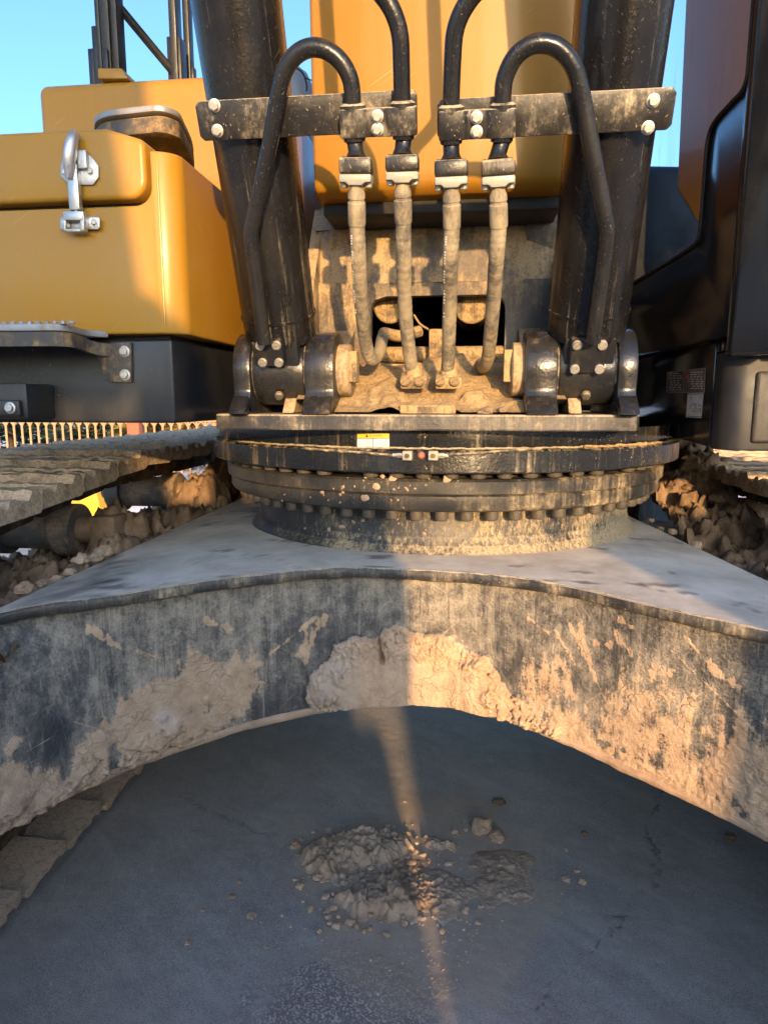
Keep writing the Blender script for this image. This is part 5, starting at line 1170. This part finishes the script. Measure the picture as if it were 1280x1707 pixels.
def track(sd):
    xc = sd*1.355
    y0, y1, zc, r = 0.34, 4.40, 0.555, 0.500
    path = []
    for Y in np.linspace(y1, y0+0.25, 90): path.append((Y, topz(Y, sd)))
    zt0 = topz(y0+0.25, sd)
    for q in np.linspace(R(80), R(270), 40): path.append((y0+0.10+r*math.cos(q), zc+(zt0-zc if q < R(90) else r)*math.sin(q) if q < R(90) else zc+(zt0-zc)*math.sin(q) if q < R(180) else zc+(zc-0.043)*math.sin(q)))
    for Y in np.linspace(y0+0.15, y1, 60): path.append((Y, 0.043))
    for q in np.linspace(R(-88), R(88), 40): path.append((y1+r*math.cos(q), zc+(zc-0.043 if q < 0 else topz(4.0, sd)-zc)*math.sin(q)))
    P = np.array(path); P = np.vstack([P, P[:1]]); seg = np.hypot(*np.diff(P, axis=0).T); s = np.concatenate([[0], np.cumsum(seg)])
    N = int(s[-1]/0.206); pitch = s[-1]/N
    # side frame is the part mesh; shoes, links and rollers are its pieces
    b = MB(); prof = [(0.45, 0.33), (0.55, 0.24), (4.2, 0.24), (4.35, 0.33), (4.3, 0.62), (3.6, 0.70), (1.0, 0.70), (0.5, 0.6)]
    b.prism([Vector((xc-0.20, y, z)) for y, z in prof], (0.40, 0, 0))
    tr = b.build('crawler_track', 'mud_dark', EX, 0.02, 2, label='crawler track under the '+('yellow tank' if sd < 0 else 'cab')+', rusty shoes and packed mud')
    rnd = random.Random(11+sd)
    for i in range(N):
        u = (i+0.5)*pitch; Y = np.interp(u, s, P[:, 0]); Z = np.interp(u, s, P[:, 1])
        a = np.array([np.interp(u-0.06, s, P[:, 0]), np.interp(u-0.06, s, P[:, 1])]); c = np.array([np.interp(u+0.06, s, P[:, 0]), np.interp(u+0.06, s, P[:, 1])])
        t = Vector((0, c[0]-a[0], c[1]-a[1])).normalized(); nrm = Vector((0, t.z, -t.y)) if False else Vector((0, -t.z, t.y))
        if nrm.dot(Vector((0, Y-2.37, Z-zc))) < 0 and True: nrm = -nrm
        if 1.0 < Y < 3.9: nrm = Vector((0, abs(t.z)*np.sign(nrm.y) if False else nrm.y, abs(nrm.z) if Z > zc else -abs(nrm.z)))
        m = Matrix((Vector((1, 0, 0)), nrm.cross(Vector((1, 0, 0))), nrm)).transposed().to_4x4(); m.translation = Vector((xc+rnd.uniform(-0.004, 0.004), Y, Z))
        m = m @ Matrix.Rotation(rnd.uniform(-0.02, 0.02)+(0.11 if Z < 0.2 else 0.0), 4, 'X') @ Matrix.Diagonal((1, 0.93 if Z < 0.2 else 1.0, 0.45 if Z < 0.2 else 1.0, 1)) @ Matrix.Rotation(rnd.uniform(-0.006, 0.006), 4, 'Y')
        me = SHOES[rnd.randrange(4)]
        o = bpy.data.objects.new('track_shoe', me); COL.objects.link(o); o.parent = tr; o.matrix_basis = m
        o = bpy.data.objects.new('track_link', LINK); COL.objects.link(o); o.parent = tr; o.matrix_basis = m
    # carrier rollers with brackets
    for Yr in (2.12, 2.93):
        zr = topz(Yr, sd)-0.112-0.087
        prof = [(-0.20, 0.035), (-0.165, 0.05), (-0.163, 0.082), (-0.158, 0.088), (-0.095, 0.088), (-0.09, 0.072), (-0.075, 0.068), (0.075, 0.068), (0.09, 0.072), (0.095, 0.088), (0.158, 0.088), (0.163, 0.082), (0.165, 0.05)]
        ro = MB().tube([(xc-sd*x, Yr, zr) for x, _ in prof], [q for _, q in prof], 36).build('carrier_roller', 'roller', tr, ang=35)
        MB().tube([(xc-sd*0.16, Yr, zr), (xc-sd*0.30, Yr, zr)], 0.045, 20).build('roller_shaft', 'mud_dark', ro)
        MB().box((xc-sd*0.22, Yr-0.05, 0.66), (xc-sd*0.31, Yr+0.05, zr+0.055)).build('roller_bracket', 'mud_dark', ro, 0.01)
    # bottom rollers and idlers
    for Yr in np.arange(0.95, 4.1, 0.42):
        MB().tube([(xc-0.17, Yr, 0.27), (xc+0.17, Yr, 0.27)], 0.10, 20).build('track_roller', 'roller', tr)
    for Yr in (0.44, 4.38): MB().tube([(xc-0.10, Yr, 0.555), (xc+0.10, Yr, 0.555)], 0.385, 36).build('idler_wheel', 'roller', tr)
    # packed mud between frame and track: height field
    nx, ny = 90, 240; Xa, Xb = sd*0.80, sd*1.66
    X = np.repeat(np.linspace(Xa, Xb, nx)[:, None], ny, 1); Y = np.repeat(np.linspace(0.9, 3.7, ny)[None, :], nx, 0)
    t = np.clip((np.abs(X)-0.90)/0.76, 0, 1)
    f1, f2, cid = worley(X*14, Y*14, s=100+sd); g1, g2, gid = worley(X*38, Y*38, s=104+sd)
    base = 0.885-0.17*t-0.03*sstep(1.9, 1.2, Y)-(0.05 if sd > 0 else 0)
    base = np.where(sd > 0, base+0.05*sstep(1.0, 0.3, t)*sstep(2.1, 2.7, Y), base)
    H = base+0.10*(fbm(X*5, Y*5, o=5, s=101+sd)-0.5)+0.035*(cid-0.5)*sstep(0.0, 0.12, f2-f1)+0.018*(gid-0.5)*sstep(0, 0.15, g2-g1)
    for (hx, hy, hr, hh) in ((1.08, 2.16, 0.10, 0.13), (1.09, 2.93, 0.12, 0.16), (1.05, 3.25, 0.22, 0.24), (1.02, 2.5, 0.14, 0.05), (1.0, 1.8, 0.15, 0.03)):
        H += hh*sstep(hr*1.3, hr*0.4, np.hypot(np.abs(X)-hx, Y-hy)+0.10*(fbm(X*12, Y*12, o=3, s=103)-0.5))
    if sd > 0: H += 0.08*sstep(0.35, 0.12, np.hypot(np.abs(X)-0.88, (Y-3.05)*0.7))
    if sd > 0: H += 0.06*sstep(0.6, 0.15, t)*sstep(2.0, 2.4, Y)
    H += 0.065*(fbm(X*24, Y*24, o=4, s=107+sd)-0.5)+0.05*(cid-0.5)*sstep(0.0, 0.1, f2-f1)+0.03*(gid-0.5)*sstep(0, 0.12, g2-g1)
    eg = edge_l(Y) if sd < 0 else edge_r(Y); H = np.minimum(H, np.where(np.abs(X) < eg+0.004, 0.87, 0.93+0.5*np.clip(np.abs(X)-eg, 0, 1)+(0.16*sstep(2.5, 2.9, Y)*(np.abs(X) > eg+0.004))))
    grid('packed_mud', np.stack([X, Y, H], -1), 'mud_dark', tr, label='lumpy packed mud between track and frame')
    for i in range(26):
        Yc = rnd.uniform(1.2, 3.1); Xc = sd*rnd.uniform(0.90, 1.15)
        ii = int((abs(Xc)-0.80)/0.86*(nx-1)); jj = int((Yc-0.9)/2.8*(ny-1))
        clod((Xc, Yc, H[ii, jj]+0.004), rnd.uniform(0.012, 0.035), 'mud_lump', 'mud' if rnd.random() < 0.4 else 'mud_dark', tr, 0.7, 2)
for sd in (-1, 1): track(sd)
# mud lumps stuck along the outer edge of the left plate
for (x, y, r) in ((172, 917, 0.024), (158, 928, 0.018), (135, 930, 0.02), (118, 950, 0.016), (95, 962, 0.013), (40, 978, 0.02), (70, 970, 0.016), (1160, 908, 0.018), (1120, 885, 0.014), (1085, 866, 0.012), (1100, 880, 0.012)):
    p = U(x, y, X=-0.885 if x < 600 else 0.745+0.0003*(x-1085)); clod((p.x, p.y, p.z-0.005), r, 'mud_lump', 'mud', CF, 0.8, 3)

# ================================================================== MUD ON THE GROUND
def mud_pile():
    G = lambda x, y: U(x, y, Z=0)
    xs = [G(x, y) for x, y in ((450, 1345), (950, 1345), (450, 1600), (950, 1600))]
    X0, X1 = min(p.x for p in xs), max(p.x for p in xs); Y0, Y1 = min(p.y for p in xs), max(p.y for p in xs)
    st = 0.0036; X, Y = np.meshgrid(np.arange(X0, X1, st), np.arange(Y0, Y1, st), indexing='ij')
    px, py = proj(np.stack([X, Y, 0*X], -1))
    n1 = fbm(X*7, Y*7, o=5, s=200)-0.5; n2 = fbm(X*24, Y*24, o=5, s=201)-0.5; n3 = fbm(X*80, Y*80, o=4, s=202)-0.5
    def blob(poly, soft, h): return h*sstep(-soft*0.2, soft, polydist(px, py, poly)+n1*40+n2*34)
    a = blob([(488,1425),(505,1405),(545,1388),(575,1395),(600,1390),(640,1392),(690,1395),(700,1420),(650,1440),(600,1445),(560,1460),(520,1455),(495,1445)], 22, 1.0)
    b = blob([(545,1500),(575,1480),(600,1475),(650,1470),(690,1485),(715,1515),(700,1545),(650,1550),(600,1545),(570,1520)], 26, 1.0)
    c = blob([(690,1390),(740,1392),(760,1410),(735,1432),(705,1420)], 16, 0.55)
    d = blob([(560,1440),(700,1430),(800,1470),(800,1520),(740,1545),(690,1530),(560,1490)], 35, 0.45)
    e = blob([(780,1420),(850,1405),(895,1430),(905,1470),(890,1515),(820,1530),(770,1500)], 45, 0.32)
    k1, k2, kid = worley(X*20+n1*1.5, Y*20+n2, s=210); l1, l2, lid = worley(X*52+n2*1.2, Y*52, s=211)
    cr = sstep(0.0, 0.10, k2-k1); cr2 = sstep(0.0, 0.18, l2-l1)
    big = np.maximum(a, b)
    H = big*(0.016+0.018*kid+0.024*(n1+0.3))*(0.55+0.45*cr)+big*0.008*(lid-0.3)*cr2
    H = np.maximum(H, np.maximum.reduce([c, d, e])*(0.005+0.020*lid*(0.3+0.7*cr2)+0.014*n2+0.012*n3))
    H += (n2*0.007+n3*0.009)*np.clip(big*1.5+d+e, 0, 1)
    cover = np.maximum.reduce([a, b, c, d, e])
    H = np.where(cover > 0.03, H, -0.02); tp = sstep(0.0, 0.5, cover+0.25*n2); H = H*tp-0.006*(1-sstep(0.0, 0.15, cover))+tp*0.008*(fbm(X*150, Y*150, o=3, s=209)-0.4)
    edge = np.minimum.reduce([X-X0, X1-X, Y-Y0, Y1-Y]); H = np.where(edge < 0.02, -0.02, H)
    o = grid('mud_pile', np.stack([X, Y, H+0.001], -1), 'heap', None, None, keep=(H > -0.004))
    tag(o, 'broad low heap of crumbled brown mud on the asphalt under the frame', 'mud')
    o['kind'] = 'stuff'
mud_pile()
def clods():
    L = [(803, 1382, 0.030, 'pale knobbly mud lump, largest of the pair beside the heap', 0.9), (828, 1395, 0.024, 'crumbly mud lump right of the pale knobbly one', 0.55), (832, 1338, 0.022, 'flat dark mud crumb behind the knobbly lump', 0.3),
         (757, 1388, 0.010, 'small sunlit mud nugget behind the heap', 0.8), (974, 1392, 0.010, 'small dark clod standing alone right of the heap', 0.7), (944, 1468, 0.011, 'round clod left of the two beside the crack', 0.8),
         (971, 1472, 0.010, 'oval clod nearest the long crack', 0.7), (961, 1453, 0.009, 'flat clod behind the pair beside the crack', 0.5), (943, 1418, 0.007, 'tiny clod between heap and long crack', 0.7),
         (420, 1527, 0.014, 'flat triangular mud flake, largest on the left asphalt', 0.25), (399, 1471, 0.011, 'flat mud flake behind the largest left flake', 0.3), (387, 1495, 0.009, 'small mud flake between two larger left flakes', 0.3), (314, 1573, 0.009, 'reddish mud flake nearest the lower left', 0.35), (338, 1519, 0.007, 'small mud crumb left of the flakes', 0.4), (445, 1581, 0.006, 'small grey pebble below the flakes', 0.7),
         (862, 1441, 0.006, 'little mud crumb at the right edge of the heap', 0.7), (815, 1452, 0.007, 'round mud crumb on the right part of the heap', 0.7), (492, 1412, 0.016, 'knobbly mud crumb at the left end of the heap', 0.8), (548, 1385, 0.012, 'mud crumb at the top left of the heap', 0.7), (775, 1520, 0.013, 'sunlit mud lump at the front right of the heap', 0.8), (560, 1545, 0.011, 'mud crumb at the front left of the heap', 0.7), (1216, 1398, 0.016, 'mud clod beside the right track', 0.6)]
    for i, (x, y, r, lab, sq) in enumerate(L):
        p = U(x, y, Z=0.0); o = clod((p.x, p.y, r*sq*0.28+0.002), r, 'mud_clod', 'heap' if i not in (2, 4, 21) else 'mud_dark', None, sq, 3, 300+i)
        tag(o, lab, 'clod', 'mud clods scattered on the asphalt')
    # crumbs nobody could count
    rnd = random.Random(4); b = MB()
    def crumb(x, y, r):
        p = U(x, y, Z=0.0); vs = []
        for k in range(6):
            q = k*math.pi/3+rnd.uniform(-.3, .3); vs.append((p.x+r*math.cos(q)*rnd.uniform(.7, 1.2), p.y+r*math.sin(q)*rnd.uniform(.7, 1.2), -0.001))
        vs2 = [(p.x+(v[0]-p.x)*0.6+rnd.uniform(-.2, .2)*r, p.y+(v[1]-p.y)*0.6, r*rnd.uniform(0.5, 0.9)) for v in vs]
        b.add(vs+vs2, [(k, (k+1) % 6, 6+(k+1) % 6, 6+k) for k in range(6)]+[(6, 7, 8, 9, 10, 11)])
    for i in range(620):
        x, y = rnd.gauss(700, 120), rnd.gauss(1500, 90)
        if 1200 < y < 1720: crumb(x, y, rnd.choice((0.0012, 0.0016, 0.002, 0.0025, 0.004)))
    for i in range(420):
        x, y = rnd.uniform(20, 1270), rnd.uniform(1210, 1740); crumb(x, y, rnd.choice((0.0008, 0.001, 0.0013, 0.0022)))
    for i in range(500):
        x, y = rnd.uniform(430, 790), rnd.uniform(1580, 1740); crumb(x, y, rnd.choice((0.001, 0.0014, 0.002)))
    ico = bmesh.new(); bmesh.ops.create_icosphere(ico, subdivisions=2, radius=1.0); IV = np.array([v.co for v in ico.verts]); IF = [tuple(v.index for v in f.verts) for f in ico.faces]; ico.free()
    for i in range(300):
        x, y = (rnd.gauss(620, 75), rnd.gauss(1465, 48)) if i < 260 else (rnd.gauss(810, 55), rnd.gauss(1460, 40))
        if not (480 < x < 910 and 1375 < y < 1570): continue
        r = rnd.choice((0.003, 0.004, 0.005, 0.006, 0.008, 0.011))*(1.0 if i < 260 else 0.6); pp = U(x, y, Z=0.0); sd_ = rnd.randint(0, 9999)
        d = 1+1.0*(fbm(IV[:, 0]*1.6+sd_, IV[:, 1]*1.6, IV[:, 2]*1.6, o=3, s=sd_)-0.5); V = IV*d[:, None]*r*np.array([rnd.uniform(.8, 1.3), rnd.uniform(.8, 1.3), rnd.uniform(.5, .8)])
        hz = 0.010 if 520 < x < 700 and 1390 < y < 1545 else 0.004
        b.add([(pp.x+v[0], pp.y+v[1], hz+v[2]) for v in V], IF)
    o = b.build('mud_crumbs', 'heap', None, smooth=False); o['kind'] = 'stuff'; tag(o, 'tiny mud crumbs and grit strewn over the asphalt', 'grit')
clods()

# ================================================================== BACKGROUND: fence, snow, trees, added shadow blocks behind the camera
def fence(xa, xb, lab):
    Y = 9.2; ft = empty('ornamental_fence', ((xa+xb)/2, Y, 0), lab, 'fence', 'ornamental fence runs behind the excavator')
    zt_ = 1.06; sp_ = 0.125
    MB().box((xa, Y-0.02, zt_), (xb, Y+0.02, zt_+0.05)).build('top_rail', 'fence', ft); MB().box((xa, Y-0.02, 0.12), (xb, Y+0.02, 0.17)).build('bottom_rail', 'fence', ft)
    def proto(nm, b): o = b.build(nm, 'fence', None); me = o.data; bpy.data.objects.remove(o); return me
    mb = proto('baluster', MB().tube([(0, 0, 0.17), (0, 0, 0.55), (0, 0, 0.60), (0, 0, 0.65), (0, 0, zt_)], [0.016, 0.016, 0.024, 0.016, 0.016], 8))
    ma = proto('arch', MB().tube([(-sp_/2+sp_*i/10, 0, zt_-0.075+0.07*math.sin(math.pi*i/10)) for i in range(11)], 0.011, 6))
    n = int((xb-xa)/sp_)
    for i in range(n+1):
        for me, nm, dx in ((mb, 'baluster', 0), (ma, 'arch', sp_/2)):
            o = bpy.data.objects.new(nm, me); COL.objects.link(o); attach(o, ft); o.matrix_basis = Matrix.Translation((xa+i*sp_+dx, Y, 0))
    x = xa+0.9
    while x < xb:
        MB().box((x-0.09, Y-0.09, 0), (x+0.09, Y+0.09, 1.45)).build('fence_post', 'fpost', ft, 0.01); x += 2.6
    return ft
xpost = U(227, 720, Y=9.2).x
fence(xpost-0.9-2.6*2, xpost+3.2, 'tan arched fence seen in the gap left under the tank')
fence(2.6, 8.5, 'tan arched fence seen in the thin gap under the cab')
def snow():
    nx, ny = 120, 60; X = np.repeat(np.linspace(-16, 12, nx)[:, None], ny, 1); Y = np.repeat(np.linspace(6.6, 24, ny)[None, :], nx, 0)
    H = 0.16*fbm(X*0.8, Y*0.8, o=4, s=300)+0.16*sstep(6.6, 8.2, Y)-0.10-0.2*(1-sstep(0, 0.8, np.minimum.reduce([X+16, 12-X, Y-6.6, 24-Y])))
    o = grid('snow_bank', np.stack([X, Y, H], -1), 'snow'); o['kind'] = 'structure'
snow()
def tree(x, y, h, w, lab, seed, kind):
    rnd = random.Random(seed); t = empty('fir_tree' if kind == 'fir' else 'shrub', (x, y, 0), lab, 'tree' if kind == 'fir' else 'shrub', 'trees and shrubs behind the fence')
    b = MB(); b.tube([(x, y, -0.1), (x+rnd.uniform(-.05, .05), y, h*0.5), (x, y, h*0.97)], [0.05*h/3+0.02, 0.03*h/3+0.01, 0.006], 8)
    cr = MB(); N = 2600
    for i in range(N):
        u = rnd.random()**0.8; z = 0.12*h+0.88*h*u
        if kind == 'fir': rad = w*(1-u)**0.8*(0.75+0.25*math.sin(u*34+seed)); rr_ = rad*math.sqrt(rnd.uniform(0.1, 1))
        else: rad = w*math.sin(math.pi*min(1, 0.15+u*0.85))**0.6; rr_ = rad*math.sqrt(rnd.random())
        q = rnd.uniform(0, 6.283); c = Vector((x+rr_*math.cos(q), y+rr_*math.sin(q), z-rr_*0.25*(kind == 'fir')))
        d = Vector((math.cos(q)+rnd.uniform(-.5, .5), math.sin(q)+rnd.uniform(-.5, .5), rnd.uniform(-.5, .4))).normalized(); sdv = d.cross(Vector((rnd.uniform(-1, 1), rnd.uniform(-1, 1), 1))).normalized()
        L = rnd.uniform(0.05, 0.12)*(1.2 if kind == 'fir' else 0.8); wd = L*(0.28 if kind == 'fir' else 0.5)
        cr.add([c-d*L, c+sdv*wd, c+d*L, c-sdv*wd], [(0, 1, 2, 3)])
    for i in range(14):
        u = rnd.uniform(0.1, 0.85); q = rnd.uniform(0, 6.283); rad = w*(1-u)*0.8
        b.tube([(x, y, h*u), (x+rad*math.cos(q), y+rad*math.sin(q), h*u+(-0.1 if kind == 'fir' else 0.3)*rad)], [0.014, 0.004], 5)
    b.build('trunk', 'bark', t); cr.build('crown', 'fir' if kind == 'fir' else 'shrub', t, smooth=False)
spots = [(18, 11.2, 2.6, 0.9, 'fir', 'dark fir seen through the fence at the far left'), (75, 11.8, 3.0, 1.0, 'fir', 'dark fir second from the left behind the fence'), (130, 11.0, 2.6, 0.9, 'fir', 'dark fir in the middle of the fence gap'), (178, 11.3, 1.5, 0.8, 'shrub', 'golden leafed shrub left of the red fence post'), (265, 11.0, 1.6, 0.8, 'shrub', 'golden leafed shrub right of the red fence post'), (318, 11.6, 1.5, 0.8, 'shrub', 'golden shrub nearest the excavator behind the fence'), (215, 12.5, 2.8, 1.0, 'fir', 'dark fir behind the golden shrubs')]
for i, (px, Y, h, w, kd, lab) in enumerate(spots): tree(U(px, 720, Y=Y).x, Y, h, w, lab, 40+i, kd)
tree(4.6, 11.5, 3, 1.0, 'dark fir behind the fence on the cab side', 60, 'fir'); tree(6.6, 11.5, 3, 1.0, 'dark fir farthest right behind the fence', 61, 'fir')
# yellow barrier seen between the carrier rollers
p = U(152, 884, Y=7.0); b = MB()
b.prism([(p.x-0.20, 6.9, 0.0), (p.x+0.20, 6.9, 0.0), (p.x+0.19, 6.9, 0.16), (p.x+0.10, 6.9, 0.62), (p.x-0.10, 6.9, 0.62), (p.x-0.19, 6.9, 0.16)], (0, 0.5, 0))
tag(b.build('yellow_barrier', 'lampyellow', None, 0.02, 3), 'small bright yellow barrier glimpsed between the left carrier rollers', 'barrier')
# unseen blocks added behind the viewer to shade asphalt, frame and left track
def block(pts, y0, y1, lab):
    o = MB().prism([Vector((x, y0, z)) for x, z in pts], (0, y1-y0, 0)).build('added_shadow_block', 'concrete', None, 0.03, 3); tag(o, lab, 'block', 'unseen blocks added behind the viewer to cast shade')
block([(0.82, 0), (2.05, 0), (2.05, 0.84), (1.105, 0.84), (0.845, 0.42)], -1.75, -1.4, 'unseen low block with a slanted end, added to shade the asphalt')
block([(1.42, 0.842), (2.04, 0.842), (2.04, 1.64), (1.42, 1.64)], -1.72, -1.42, 'unseen block on top of the low one, added to shade the right of the frame')
block([(-0.62, 0), (0.30, 0), (0.30, 2.35), (-0.62, 2.35)], -2.95, -2.6, 'unseen tall slab behind the bucket, added to shade the left track')
